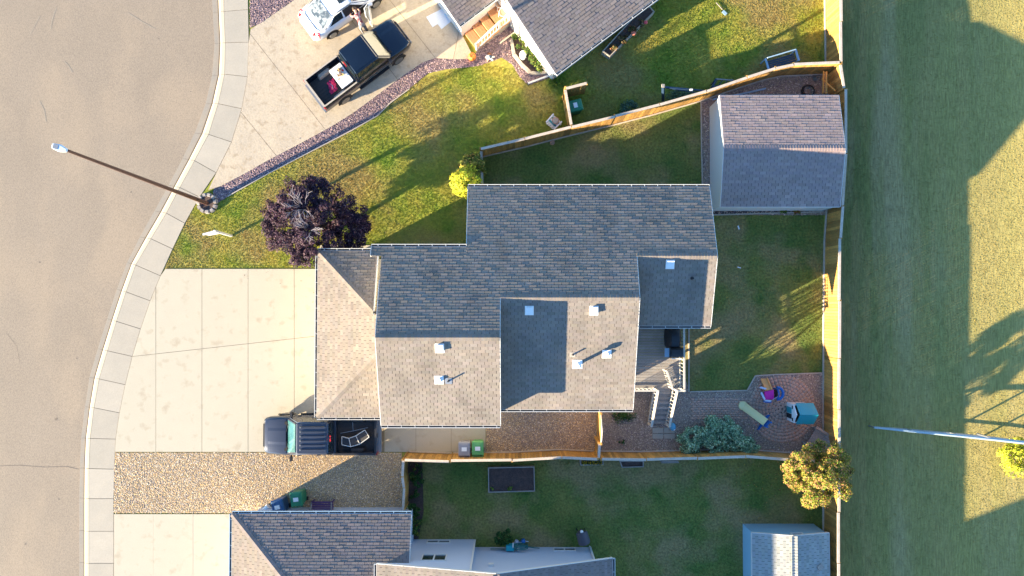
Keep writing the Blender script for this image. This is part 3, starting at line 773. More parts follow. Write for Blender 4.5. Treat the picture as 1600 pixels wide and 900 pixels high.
# ------------------------------------------------------------------ generic gabled building in its own frame
def gabled(root, O, u, v, Lu, Lv, ze, sl, mat, wall, ov=.4, rov=.3, z0=0.0, ridge=.5, indiv=0, gut=True, relief=1.0, tw=.33, expo=.143, trim=white_trim, zfar=None):
    """O eave corner, u along the eave, v across; ridge at fraction of Lv"""
    u, v = Vector(u).normalized(), Vector(v).normalized(); O = Vector(O); zr = ze + sl * Lv * ridge; zf = ze if zfar is None else zfar
    a0, a1 = O.copy(), O + u * Lu; r0 = O + v * Lv * ridge; r1 = r0 + u * Lu; b0 = O + v * Lv; b1 = b0 + u * Lu
    for p in (a0, a1): p.z = ze
    for p in (r0, r1): p.z = zr
    for p in (b0, b1): p.z = zf
    roof_plane(root, [a0, a1, r1, r0], mat, indiv=indiv, relief=relief, tw=tw, expo=expo); roof_plane(root, [b0, b1, r1, r0], mat, relief=relief, tw=tw, expo=expo)
    n1 = (a1 - a0).cross(r0 - a0).normalized(); n2 = (b1 - b0).cross(r0 - b0).normalized()
    n1 = n1 if n1.z > 0 else -n1; n2 = n2 if n2.z > 0 else -n2
    caps(root, r0, r1, mat, n1=n1, n2=n2)
    if gut: gutter(root, a0, a1, -v); gutter(root, b0, b1, v)
    else:
        for p, q, d in ((a0, a1, -v), (b0, b1, v)): rake(root, p, q, d, trim, .12)
    for p, q, d in ((a0, r0, -u), (b0, r0, -u), (a1, r1, u), (b1, r1, u)): rake(root, p, q, d, trim)
    d = .10
    def zz(t):
        return (ze + (zr - ze) * t / (Lv * ridge) if t < Lv * ridge else zf + (zr - zf) * (Lv - t) / (Lv * (1 - ridge))) - d
    prof = [(ov, z0), (ov, zz(ov)), (Lv * ridge, zr - d), (Lv - ov, zz(Lv - ov)), (Lv - ov, z0)]
    pts = [O + v * t + u * rov for t, z in prof]
    for p, (t, z) in zip(pts, prof): p.z = z
    MB().extr(pts, u * (Lu - 2 * rov)).build('wall', wall, root)
    q = [O + v * ov, O + v * ov + u * Lu, O + v * (Lv - ov) + u * Lu, O + v * (Lv - ov)]
    FOOT.append([(p.x, p.y) for p in q])
    return a0, a1, r0, r1, b0, b1

# unseen house added south of the frame to shade the lower right field
t = thing('unseen_house', 'unseen house added south of the frame to shade the field', 'house', (3, -28, 0))
gabled(t, (8.0, -23.2, 0), (0, -1, 0), (-1, 0, 0), 13, 10, 3.6, .58, shingle_m, siding_tan, ov=.4, rov=.3, tw=1.0, expo=.4)
# large shed
t = thing('large_shed', 'large shed with pinkish shingle gable roof and pale west wall beside the back fence', 'shed', (13, 7.4, 0))
yn_, ys_ = P(1220, 149, 1.9).y, P(1220, 323, 1.9).y
gabled(t, (10.32, ys_, 0), (1, 0, 0), (0, 1, 0), 5.9, yn_ - ys_, 1.9, .22, shingle_s, siding_shed, ov=.05, rov=.03, indiv=150, gut=False)
# small pale shed bottom right
t = thing('small_shed', 'small pale blue shed with cream shingles at the bottom right', 'shed', (13.8, -14, 0))
sy = P(1240, 833, 1.6).y
gabled(t, (15.65, sy, 0), (0, -1, 0), (-1, 0, 0), 4.6, 3.8, 1.6, .22, shingle_w, siding_shed2, ov=.07, rov=.05, gut=False, tw=.30)
window(t, (14.05, sy - .049, 1.66), (1, 0, 0), (0, 0, 1), .62, .28, 1, out=(0, 1, 0))
c = P(1281, 886, 1.74); m = MB(Matrix.Translation(c) @ Matrix.Rotation(math.atan(.22), 4, 'Y') @ Matrix.Rotation(.5, 4, 'Z')); m.box((0, 0, .03), (.26, .26, .05)); m.build('roof_vent', wood_grey, t)

# south house with its garage
t = thing('south_house', 'southern neighbour house with pale blue north wall and shingle roofs at the bottom edge', 'house', (-4, -15, 0))
ry = -12.06
X0, X1, XR, ZW, ZE, ZR = -6.28, 4.77, -.70, 3.60, 2.90, 4.78
for pl, mm in (([(X0, ry - 9, ZW), (X0, ry, ZW), (XR, ry, ZR), (XR, ry - 9, ZR)], shingle_m), ([(X1, ry - 9, ZE), (X1, ry, ZE), (XR, ry, ZR), (XR, ry - 9, ZR)], shingle_n)): roof_plane(t, pl, mm)  # sunlit west slope tan, shaded east slope grey: light put into the colour
nw_ = Vector((-(ZR - ZW), 0, XR - X0)).normalized(); ne_ = Vector((ZR - ZE, 0, X1 - XR)).normalized()
caps(t, (XR, ry - 9, ZR), (XR, ry, ZR), shingle_n, n1=nw_, n2=ne_)
gutter(t, (X0, ry - 9, ZW), (X0, ry, ZW), (-1, 0, 0)); gutter(t, (X1, ry - 9, ZE), (X1, ry, ZE), (1, 0, 0))
rake(t, (X0, ry, ZW), (XR, ry, ZR), (0, 1, 0)); rake(t, (X1, ry, ZE), (XR, ry, ZR), (0, 1, 0))
zt = lambda x: (ZW + (ZR - ZW) * (x - X0) / (XR - X0) if x < XR else ZE + (ZR - ZE) * (X1 - x) / (X1 - XR)) - .10
wy1, wy2 = -12.15, -12.55; xc = -1.93; xe = 4.05
MB().extr([(X0 + .4, wy1, 0), (X0 + .4, wy1, zt(X0 + .4)), (xc, wy1, zt(xc)), (xc, wy1, 0)], (0, -8.3, 0)).build('wall', siding_blue, t)
MB().extr([(xc, wy2, 0), (xc, wy2, zt(xc)), (XR, wy2, zt(XR)), (xe, wy2, zt(xe)), (xe, wy2, 0)], (0, -7.8, 0)).build('wall', siding_blue, t)
MB().box((xc + .03, wy1 + .012, 2.3), (.09, .03, 4.4)).build('corner_trim', white_trim, t)
MB().box((xe + .012, wy2 + .0, 1.5), (.03, .09, 2.9)).build('corner_trim', white_trim, t)
window(t, (P(685, 841, .5).x, wy1 + .001, .42), (-1, 0, 0), (0, 0, 1), 1.2, .42, out=(0, 1, 0))
window(t, (P(678, 868, 2.65).x, wy1 + .001, 2.62), (-1, 0, 0), (0, 0, 1), 1.2, .80, out=(0, 1, 0))
window(t, (P(882, 853, .4).x, wy2 + .001, .40), (-1, 0, 0), (0, 0, 1), 1.15, .42, out=(0, 1, 0))
FOOT.append([(X0, ry - 9), (X1 - .6, ry - 9), (xe, wy2), (xc, wy2), (xc, wy1), (X0, wy1)])
m = MB(); m.tube([(xe - .05, wy2 + .07, .1), (xe - .02, wy2 + .07, ZE - .5), (xe + .55, wy2 + .1, ZE - .12)], .04, 6); m.build('downpipe', white_trim, t)
m = MB(); m.box((-1.0, wy2 + .06, 2.55), (.25, .12, .2)); m.build('dryer_vent', white_trim, t)
hg = MB(); hg.tube([(.2 + .0, wy2 + .08, .62)] + [(.42 + .38 * math.cos(a), wy2 + .10 + .012 * a, .62 + .30 * math.sin(a)) for a in np.linspace(PI, 7 * PI, 40)] + [(1.15, wy2 + .15, .55), (1.4, wy2 + .12, .5)], .028, 6)
tag(hg.build('hose_coil', hose_m, None, smooth=60), 'teal garden hose coiled on the pale wall of the south house', 'hose')
# garage
GZ = 2.6; gxx = P(362.5, 820, GZ).x; gny = P(500, 803, GZ).y; gxe = P(639.5, 850, 3.2).x; sg = .30; rr = 4.0
roof_plane(t, [(gxx, gny, GZ), (gxe, gny, GZ), (gxe, gny - rr, GZ + sg * rr), (gxx + rr, gny - rr, GZ + sg * rr)], shingle_n, indiv=150, tw=.32)
roof_plane(t, [(gxx, gny - 8, GZ), (gxx, gny, GZ), (gxx + rr, gny - rr, GZ + sg * rr)], shingle_m)  # tan for the sunlit west plane, grey on the others: light in the colour
roof_plane(t, [(gxx, gny - 8, GZ), (gxe, gny - 8, GZ), (gxe, gny - rr, GZ + sg * rr), (gxx + rr, gny - rr, GZ + sg * rr)], shingle_n)
caps(t, (gxx, gny, GZ), (gxx + rr, gny - rr, GZ + sg * rr), shingle_n, n1=(-sg, 0, 1), n2=(0, sg, 1))
gutter(t, (gxx, gny, GZ), (gxe, gny, GZ), (0, 1, 0), frame_b); gutter(t, (gxx, gny - 8, GZ), (gxx, gny, GZ), (-1, 0, 0), frame_b)
rake(t, (gxe, gny, GZ), (gxe, gny - rr, GZ + sg * rr), (1, 0, 0))
MB().box(((gxx + gxe) / 2 + .1, gny - 4, 1.27), (gxe - gxx - .7, 7.1, 2.5)).build('wall', siding_blue, t)
FOOT.append([(gxx, gny - 8), (gxe, gny - 8), (gxe, gny), (gxx, gny)])

# north neighbour: house, garage and porch
A = rad(37.2); U = Vector((math.cos(A), math.sin(A), 0)); V = Vector((-math.sin(A), math.cos(A), 0))
t = thing('north_house', 'northern neighbour house with grey shingle roof and white walls at the top edge', 'house', tuple(P(900, 10, 0)))
c1 = P(868, 115, 2.75)
gabled(t, c1, U, V, 13, 9.5, 2.75, .30, shingle_n, siding_white, ov=.45, rov=.32, indiv=150, relief=1.9, tw=.34, expo=.16)
c0 = P(717, 39.5, 2.65)
gabled(t, c0, U, V, 7.5, 7.2, 2.65, .34, shingle_n, siding_white, ov=.42, rov=.28, relief=1.9, tw=.34, expo=.16, gut=True)
# connecting wall behind the porch
# ================================================================== PORCH, DECK, FENCES
def at3(p, z): p = Vector(p); p.z = z; return p
AR = A
# orange porch steps of the north house: local frame x along U (up the steps), y along V
po_ = P(746, 80, 0)
t = thing('porch_steps', 'orange composite porch with three steps and white railing at the north house', 'porch', tuple(po_), AR, None)
Ip = INV[t.name]; R0 = Matrix.Translation(po_) @ Matrix.Rotation(AR, 4, 'Z')
sp_px = [(746, 81), (724, 54)]
Wp = (P(720, 53, .1) - P(745, 80, .1)).length
x = 0.0; zst = [.16, .30, .44]; run = .50
for k, z in enumerate(zst):
    for j in range(3):
        MB(R0).box((k * run + .08 + j * .155, Wp / 2, z - .015), (.148, Wp, .03)).build('tread_board', deck_n, t)
    MB(R0).box((k * run + .02, Wp / 2, z - .09), (.03, Wp - .04, .12)).build('riser', deck_n, t)
ld = .60
for j in range(15):
    MB(R0).box((3 * run + .08 + j * .142, Wp / 2, ld - .015), (.137, Wp, .03)).build('deck_board', deck_n, t)
MB(R0).box((3 * run + 1.05, .06, ld - .33), (2.1, .06, .58)).build('skirt_board', wood_edge, t)
MB(R0).box((.75, .05, .12), (1.5, .05, .2)).build('skirt_board', wood_edge, t)
rl = MB(R0)
def railing(root, Mx, a, b, ht, mat, step=.18, th=.03, post=.09, topw=.09, name='railing', posts=(True, True), bottom=.1):
    a, b = Vector(a), Vector(b); d = b - a; L = math.hypot(d.x, d.y); up = Vector((0, 0, 1))
    MB(Mx).bar(a + up * ht, b + up * ht, topw, .045).build('top_rail', mat, root); MB(Mx).bar(a + up * bottom, b + up * bottom, .05, .05).build('bottom_rail', mat, root)
    for k, f in enumerate(posts):
        if f: p = a if k == 0 else b; m = MB(Mx); m.bar(p + up * .0, p + up * (ht + .06), post, post); m.build('post', mat, root)
    n = int(L / step)
    for k in range(1, n):
        p = a + d * (k / n); m = MB(Mx); m.bar(p + up * bottom, p + up * (ht - .02), th, th, up=(1, 0, 0)); m.build('baluster', mat, root)
railing(t, R0, (.0, .04, .08), (3 * run, .04, ld), .85, white_trim)
railing(t, R0, (3 * run, .04, ld), (3 * run + 2.05, .04, ld), .85, white_trim, posts=(False, True))
# back deck of the main house
ZD = 1.25
dx0, dx1 = XM - .3, P(1070, 560, ZD + .95).x; dy1 = sE + .3; dy0 = P(1040, 611.5, ZD + .95).y
t = thing('back_deck', 'weathered grey wood deck with railed steps behind the main house', 'deck', ((dx0 + dx1) / 2, (dy0 + dy1) / 2, 0))
y = dy0; 
while y < dy1 - .02: MB().box(((dx0 + dx1) / 2, y + .07, ZD - .015), (dx1 - dx0, .124, .03)).build('deck_board', wood_grey, t); y += .14
for yy_ in (dy0 + .02, (dy0 + dy1) / 2, dy1 - .1): MB().box(((dx0 + dx1) / 2, yy_, ZD - .12), (dx1 - dx0 - .02, .05, .18)).build('joist', wood_grey, t)
for xx_ in (dx0 + .4, dx1 - .1):
    for yy_ in (dy0 + .1, dy1 - .3): MB().box((xx_, yy_, ZD / 2 - .05), (.1, .1, ZD - .12)).build('support_post', wood_grey, t)
sx0, sx1 = P(1028, 612, ZD + .95).x, P(1058, 611, ZD + .95).x
railing(t, None, (dx1 - .03, dy1, ZD), (dx1 - .03, dy0 + .03, ZD), .95, wood_rail, th=.032)
railing(t, None, (dx1 - .03, dy0 + .03, ZD), (sx1, dy0 + .03, ZD), .95, wood_rail, th=.032, posts=(False, True))
railing(t, None, (sx0, dy0 + .03, ZD), (dx0 + .3, dy0 + .03, ZD), .95, wood_rail, th=.032, posts=(True, False))
bl, br = P(1018, 666, .98), P(1046, 666, .98)
railing(t, None, (sx0, dy0, ZD), (bl.x, bl.y, .05), .93, wood_rail, th=.032, topw=.11, posts=(False, True))
railing(t, None, (sx1, dy0, ZD), (br.x, br.y, .05), .93, wood_rail, th=.032, topw=.11, posts=(False, True))
n_s = 7; 
for k in range(n_s):
    f = (k + .5) / n_s; yy_ = dy0 + (bl.y - dy0) * f; z = ZD - (ZD - .03) * (k + 1) / (n_s + 1); xm = (sx0 + sx1) / 2 + ((bl.x + br.x) / 2 - (sx0 + sx1) / 2) * f
    for j in (-1, 1): MB().box((xm, yy_ + j * .075, z - .02), (sx1 - sx0 - .05, .142, .035)).build('tread_board', wood_grey, t)
m = MB().bar((sx0 + .02, dy0, ZD - .15), (bl.x + .02, bl.y, .0), .04, .22); m.build('stringer', wood_grey, t); m = MB().bar((sx1 - .02, dy0, ZD - .15), (br.x - .02, br.y, .0), .04, .22); m.build('stringer', wood_grey, t)
# little gate swung inward at the head of the steps
ga, gb_ = P(1051, 607, ZD + .9), P(1042, 580, ZD + .9)
ga.z = gb_.z = ZD + .08
railing(t, None, ga, gb_, .82, wood_rail, step=.14, th=.035, post=.06, posts=(True, True), bottom=.05)
for px in (1019, 1037):
    for j in range(2): MB().prism(shrink(poly([(px, 668 + j * 9), (px + 17.5, 668 + j * 9), (px + 17.5, 676.5 + j * 9), (px, 676.5 + j * 9)]), .01), .01, .05).build('landing_slab', walkc, t)
# concrete edging ladder east of the deck
edging([[(1076, 512), (1076, 612)]], 'grey edging strip along the east side of the back deck')

# ---- fences
board_cache = {}
def board_mesh(wd, h):
    k = (round(wd, 3), round(h, 2))
    if k not in board_cache:
        me = bpy.data.meshes.new('board'); x, y = wd / 2, .009
        v = [(sx * x, sy * y, z) for z in (.04, h) for sx, sy in ((-1, -1), (1, -1), (1, 1), (-1, 1))]
        me.from_pydata(v, [], [(3, 2, 1, 0), (4, 5, 6, 7), (0, 1, 5, 4), (1, 2, 6, 5), (2, 3, 7, 6), (3, 0, 4, 7)]); me.materials.append(wood_f); board_cache[k] = me
    return board_cache[k]
FH = 1.66
def fence(pts, label, side=1, h=FH, cap=wood_cap, panel=2.42, kick=True, group=None, top_px=True, gaps=True, name='wooden_fence', bw=.15):
    """pts: pixels of the top rail. side +1: boards on the left of the run"""
    q = [P(a, b, h) for a, b in pts] if top_px else [at3(P(a, b, 0), h) for a, b in pts]
    base = [at3(p, 0) for p in q]
    t = thing(name, label, 'fence', tuple(base[0]), 0, group)
    Iv = INV[t.name]
    for a, b in zip(base, base[1:]):
        d = b - a; L = d.length; d.normalize(); s = Vector((-d.y, d.x, 0)) * side; ang = math.atan2(d.y, d.x)
        np_ = max(1, round(L / panel)); pl = L / np_
        for k in range(np_):
            p0 = a + d * (pl * k); p1 = a + d * (pl * (k + 1)); jz = random.uniform(-.02, .02); jo = s * random.uniform(-.02, .02)
            MB().bar(at3(p0 - s * .06, 0), at3(p0 - s * .06, h + .02 + jz), .09, .09, up=(1, 0, 0)).build('post', wood_f, t)
            for z in (.35, h - .3): MB().bar(at3(p0 - s * .03 + jo, z), at3(p1 - s * .03 + jo, z), .038, .09).build('rail', wood_f, t)
            g = .02 if gaps else .002
            MB().bar(at3(p0 + d * g + jo, h + .02 + jz), at3(p1 - d * g + jo, h + .02 + jz), .125, .035).build('cap_board', cap, t)
            if kick: MB().bar(at3(p0 + s * .05, .06), at3(p1 + s * .05, .06), .05, .12).build('kick_board', wood_cap, t)
            nb_ = max(1, int((pl - .04) / bw)); bwid = (pl - .04) / nb_
            me = board_mesh(bwid - .013, h)
            for j in range(nb_):
                c = p0 + d * (.02 + bwid * (j + .5)) + jo + s * (.002 + random.uniform(-.003, .003))
                ob = bpy.data.objects.new('board', me); COL.objects.link(ob); ob.parent = t
                ob.matrix_basis = Iv @ Matrix.Translation(at3(c, jz)) @ Matrix.Rotation(ang, 4, 'Z')
    MB().bar(at3(base[-1], 0), at3(base[-1], h + .02), .09, .09, up=(1, 0, 0)).build('post', wood_f, t)
    return t
fence([(1313, -30), (1314.5, 97)], 'tall timber fence of neighbour yard, top right, running off the top edge', side=-1)
fence([(1313.5, 101), (1319, 138)], 'short leaning timber fence piece at the fence corner above the large shed', side=-1, kick=False)
fence([(1321.5, 139), (1321.5, 240), (1316, 322), (1312.5, 372), (1311.5, 470), (1311, 560), (1310.5, 640), (1310.5, 722)], 'long timber fence along the east side of the main back yard', side=-1)
fence([(1310.5, 726), (1310, 800), (1310, 960)], 'grey weathered fence east of the small pale shed, right of the yellow tree', side=-1, h=1.6)
fence([(751, 233), (820, 217), (893, 198.5), (961, 182), (1031, 164), (1104, 143), (1168, 121), (1212, 107), (1240, 101), (1312, 98)], 'sloping timber fence between main back yard and the northern neighbour', side=-1)
fence([(751.5, 236), (753, 288)], 'short timber fence from the yellow bush to the main house', side=-1, kick=False, h=1.2)
fence([(893, 195), (883.5, 140)], 'timber fence side of the bin enclosure of the north yard', side=1, kick=False)
fence([(884, 138), (917, 129.5)], 'short timber fence north of the bin enclosure with dark south face', side=-1, kick=False, cap=wood_cap)
fence([(632, 718), (702, 720.5)], 'west end of the orange timber fence south of the parked charcoal pickup', side=1)
fence([(704, 720), (800, 719), (878, 714.5), (934, 717)], 'orange timber fence behind the two wheelie bins', side=1)
fence([(940, 717), (1010, 718), (1090, 716), (1165, 713), (1243, 719), (1308, 721)], 'shaded timber fence along the south of the toy patio yard', side=1)
fence([(630.5, 719), (629, 745), (631.5, 762), (629.5, 800)], 'low grey fence between the tan gravel and south back yard', side=1, kick=False)
# gate between house and south fence: tall, arched
gx_ = P(940, 670, 1.9).x
t = thing('arched_gate', 'sunlit arched timber gate between main house and south fence', 'gate', (gx_, P(940, 645, 0).y, 0))
ya_, yb_ = P(0, 648, 1.7).y, P(0, 692, 1.7).y; nb_ = 10
for k in range(nb_):
    f = (k + .5) / nb_; yy_ = ya_ + (yb_ - ya_) * f; hh = 1.62 + .38 * math.sin(PI * f)
    MB().box((gx_, yy_, hh / 2 + .03), (.02, (ya_ - yb_) / nb_ - .006, hh)).build('board', wood_f, t)
MB().tube([(gx_ + .01, ya_ + (yb_ - ya_) * f, 1.65 + .38 * math.sin(PI * f)) for f in np.linspace(0, 1, 12)], .035, 6).build('arched_cap', wood_cap, t)
for z in (.35, 1.35): MB().bar((gx_ + .03, ya_, z), (gx_ + .03, yb_, z), .035, .09).build('rail', wood_f, t)
for y_ in (ya_ + .05, yb_ - .05): MB().bar((gx_, y_, 0), (gx_, y_, 1.78), .1, .1, up=(1, 0, 0)).build('post', wood_f, t)
fence([(937.5, 693), (936, 716)], 'short orange fence panel below the arched gate', side=1, kick=False, h=1.6)
# leaning braces at the fence corner north of the shed
t = thing('timber_brace', 'leaning timber brace frame in the fence corner above the large shed', 'brace', tuple(P(1290, 130, 0)))
for a, b, za, zb in (((1287, 112), (1286, 146), .9, .9), ((1291, 112), (1291, 146), 1.1, 1.1), ((1284, 123), (1305, 142), .8, 1.1)): MB().bar(P(*a, za), P(*b, zb), .07, .07).build('plank', wood_f, t)
MB().bar(P(1287, 112, .9), P(1287, 112, 0), .07, .07).build('leg', wood_f, t); MB().bar(P(1290, 146, 1.0), P(1290, 146, 0), .07, .07).build('leg', wood_f, t)
# field rail: long pipe fence with posts lying across the right field
t = thing('rail_fence', 'pale pipe rail fence crossing the grass field at the right edge', 'fence', tuple(P(1365, 668, 0)))
fp = [P(1366, 668, .5), P(1430, 674.5, .9), P(1500, 681, 1.0), P(1560, 687, 1.05), P(1640, 696, 1.05), P(1760, 710, 1.05)]
MB().tube(fp, [.05, .06, .075, .09, .09, .09], 8).build('top_rail', M('galvanised_pipe', (.36, .45, .50), .45, metal=.3), t)
MB().tube([at3(p, .25) for p in fp], .035, 6).build('bottom_rail', metal_g, t)
for p in fp[:-1]: MB().bar(at3(p, 0), at3(p, p.z), .07, .07, up=(1, 0, 0)).build('post', metal_g, t)
MB().tube([P(1527, 678, 1.0), P(1545, 683, 2.1)], .05, 6).build('post', metal_g, t)

# ---- lamp post in its stone ring, yard sign
lb = P(325, 318, 0); lt = P(106, 235.5, 11.0)
t = thing('street_lamp', 'tall brown street lamp pole with white lamp head leaning over the road', 'street lamp', tuple(lb))
MB().tube([at3(lb, 0), at3(lb, .05)], .20, 12).build('base_flange', rust, t, smooth=40)
MB().tube([at3(lb, .05), lb.lerp(lt, .5) + Vector((0, 0, 0)), lt], [.115, .085, .055], 12).build('pole', rust, t, smooth=40)
hd = P(83, 228.5, 11.1) - P(106, 236, 11.1); hd.z = 0; hl = hd.length; ha = math.atan2(hd.y, hd.x)
Mh = Matrix.Translation(lt + Vector((0, 0, .06))) @ Matrix.Rotation(ha, 4, 'Z')
m = MB(Mh); m.hull8([(-.02, -.06, -.05), (hl * .45, -.14, -.06), (hl * .45, .14, -.06), (-.02, .06, -.05), (-.02, -.05, .05), (hl * .45, -.11, .07), (hl * .45, .11, .07), (-.02, .05, .05)])
m.hull8([(hl * .4, -.15, -.06), (hl, -.10, -.05), (hl, .10, -.05), (hl * .4, .15, -.06), (hl * .4, -.13, .07), (hl, -.08, .04), (hl, .08, .04), (hl * .4, .13, .07)])
m.build('lamp_head', M('lamp_head_paint', (.60, .70, .80), .4), t, bevel=.02)
m = MB(Mh); m.box((hl * .68, 0, .072), (hl * .34, .17, .012)); m.build('cooling_fins', metal_g, t)
t = thing('stone_ring', 'ring of rough stones round the foot of the street lamp', 'stone ring', tuple(lb))
for k in range(11):
    a = 2 * PI * k / 11 + .2; c = lb + Vector((.44 * math.cos(a), .44 * math.sin(a), .0))
    m = MB(Matrix.Translation(c) @ Matrix.Rotation(a, 4, 'Z')); s_ = random.uniform(.9, 1.12)
    m.hull8([(-.11, -.11, 0), (.11, -.13, 0), (.11, .13, 0), (-.11, .11, 0), (-.09, -.10, .2 * s_), (.09, -.11, .2 * s_), (.10, .10, .19 * s_), (-.09, .09, .2 * s_)])
    m.build('stone', rock_m, t, bevel=.03)
MB().prism([(lb.x + .36 * math.cos(a), lb.y + .36 * math.sin(a)) for a in np.linspace(0, 2 * PI, 14, endpoint=False)], 0, .14).build('soil_fill', soil, t)
sb = P(362, 368.5, 0); st_ = P(335, 361, 2.05)
t = thing('post_sign', 'white wooden yard sign post with one arm on the front lawn', 'sign post', tuple(sb))
MB().bar(at3(sb, 0), st_, .10, .10, up=(1, 0, 0)).build('post', white_trim, t)
sa = P(317, 366.5, 1.95); MB().bar(at3(st_, 1.95), at3(sa, 1.95), .09, .09).build('arm', white_trim, t)
MB().hull8([(st_.x - .1, st_.y - .08, 1.35), (sa.x + .05, sa.y + .0, 1.35), (sa.x + .05, sa.y + .03, 1.35), (st_.x - .1, st_.y - .05, 1.35), (st_.x - .1, st_.y - .08, 1.85), (sa.x + .05, sa.y + .0, 1.85), (sa.x + .05, sa.y + .03, 1.85), (st_.x - .1, st_.y - .05, 1.85)]).build('sign_board', white_trim, t)
# ================================================================== VEHICLES
def ringsec(x, w, zb, zt, crown=.03, tuck=.06, n=0):
    h = [(0, zb), (w - .10, zb), (w - .02, zb + .10), (w, zb + .30), (w, zt - .22), (w - .02, zt - .08), (w - .09, zt - .01), (w * .55, zt + crown * .7), (0, zt + crown)]
    return [(x, y, z) for y, z in h] + [(x, -y, z) for y, z in h[-2:0:-1]]
def wheel(root, x, y, r=.38, wd=.26, rim=rim_m):
    Mx = Matrix.Translation((x, y, r)) @ Matrix.Rotation(PI / 2, 4, 'X')
    s = 1 if y > 0 else -1
    m = MB(Mx); m.lathe((0, 0, -wd / 2), [(r * .6, 0), (r * .93, .01), (r, .05), (r, wd - .05), (r * .93, wd - .01), (r * .6, wd)], 22)
    wo_ = m.build('wheel', tyre, root, smooth=35)
    zf = -wd / 2 - .012 if s > 0 else wd / 2 + .012
    m = MB(Mx); m.lathe((0, 0, zf - .01), [(r * .22, 0), (r * .22, .02)], 12)
    for k in range(6):
        a = 2 * PI * k / 6; m.bar((r * .1 * math.cos(a), r * .1 * math.sin(a), zf), (r * .62 * math.cos(a), r * .62 * math.sin(a), zf), .05, .02)
    m.lathe((0, 0, zf - .008), [(r * .56, 0), (r * .66, 0), (r * .66, .016), (r * .56, .016)], 20)
    m.build('rim', rim, wo_)
def arch(root, x, w, r=.45):
    for s in (1, -1):
        m = MB(); n = 14
        ring = [(x + r * math.cos(a), s * (w + .003), .36 + r * math.sin(a)) for a in np.linspace(-.25, PI + .25, n)]
        m.extr(ring, (0, s * .006, 0)); m.build('wheel_arch', interior, root)
def quad_panel(mb, c, u0, u1, v0, v1, off, n=3, th=.004):
    """panel on the face c (four corners, a-b bottom, d-c top), inset, lifted off"""
    a, b, cc, d = [Vector(p) for p in c]; nr = (b - a).cross(d - a).normalized()
    def q(u, v): return a.lerp(b, u).lerp(d.lerp(cc, u), v) + nr * off
    g = [[q(u0 + (u1 - u0) * i / n, v0 + (v1 - v0) * j / n) for i in range(n + 1)] for j in range(n + 1)]
    for j in range(n):
        for i in range(n): mb.face([g[j][i], g[j][i + 1], g[j + 1][i + 1], g[j + 1][i]])
    return nr
def cabin(root, bx0, bx1, bw, tx0, tx1, tw_, zb, zt, mat, front, side, rear, splits, crown=.03, ins=.07):
    """greenhouse between base rectangle (bx0 rear..bx1 front) and roof rectangle, with proud glass"""
    n = 5; B_, T_ = [], []
    c = [(bx0, -bw, zb), (bx1, -bw, zb), (bx1, bw, zb), (bx0, bw, zb), (tx0, -tw_, zt), (tx1, -tw_, zt), (tx1, tw_, zt), (tx0, tw_, zt)]
    MB().hull8(c).build('cab', mat, root, smooth=30, bevel=.07, seg=3)
    # crowned roof skin
    m = MB(); g = [[(tx0 + .07 + (tx1 - tx0 - .14) * i / 6, -tw_ + .08 + (2 * tw_ - .16) * j / 6, zt + .002 + crown * (1 - (2 * j / 6 - 1) ** 2) * (1 - (2 * i / 6 - 1) ** 2)) for j in range(7)] for i in range(7)]
    for i in range(6):
        for j in range(6): m.face([g[i][j], g[i + 1][j], g[i + 1][j + 1], g[i][j + 1]])
    bmr = m.build('roof', mat, root); 
    for p_ in bmr.data.polygons: p_.use_smooth = True
    m = MB(); quad_panel(m, [c[1], c[2], c[6], c[5]], ins, 1 - ins, .04, .95, .006, 5); m.build('windshield', front, root)
    m = MB(); quad_panel(m, [c[3], c[0], c[4], c[7]], ins * 1.4, 1 - ins * 1.4, .10, .93, .006); m.build('rear_window', rear, root)
    for s, cc in ((1, [c[2], c[3], c[7], c[6]]), (-1, [c[0], c[1], c[5], c[4]])):
        for (u0, u1) in splits:
            if s > 0: u0, u1 = 1 - u1, 1 - u0
            m = MB(); quad_panel(m, cc, u0, u1, .10, .90, .006); m.build('side_window', side, root)
def mirror(root, x, w, z, mat):
    for s in (1, -1):
        m = MB(); m.hull8([(x - .07, s * (w + .05), z - .09), (x + .07, s * (w + .05), z - .09), (x + .05, s * (w + .27), z - .08), (x - .08, s * (w + .27), z - .08), (x - .07, s * (w + .05), z + .09), (x + .07, s * (w + .05), z + .09), (x + .05, s * (w + .27), z + .10), (x - .08, s * (w + .27), z + .10)])
        m.bar((x, s * (w - .06), z - .06), (x, s * (w + .08), z - .04), .08, .05); m.build('side_mirror', mat, root, bevel=.015)
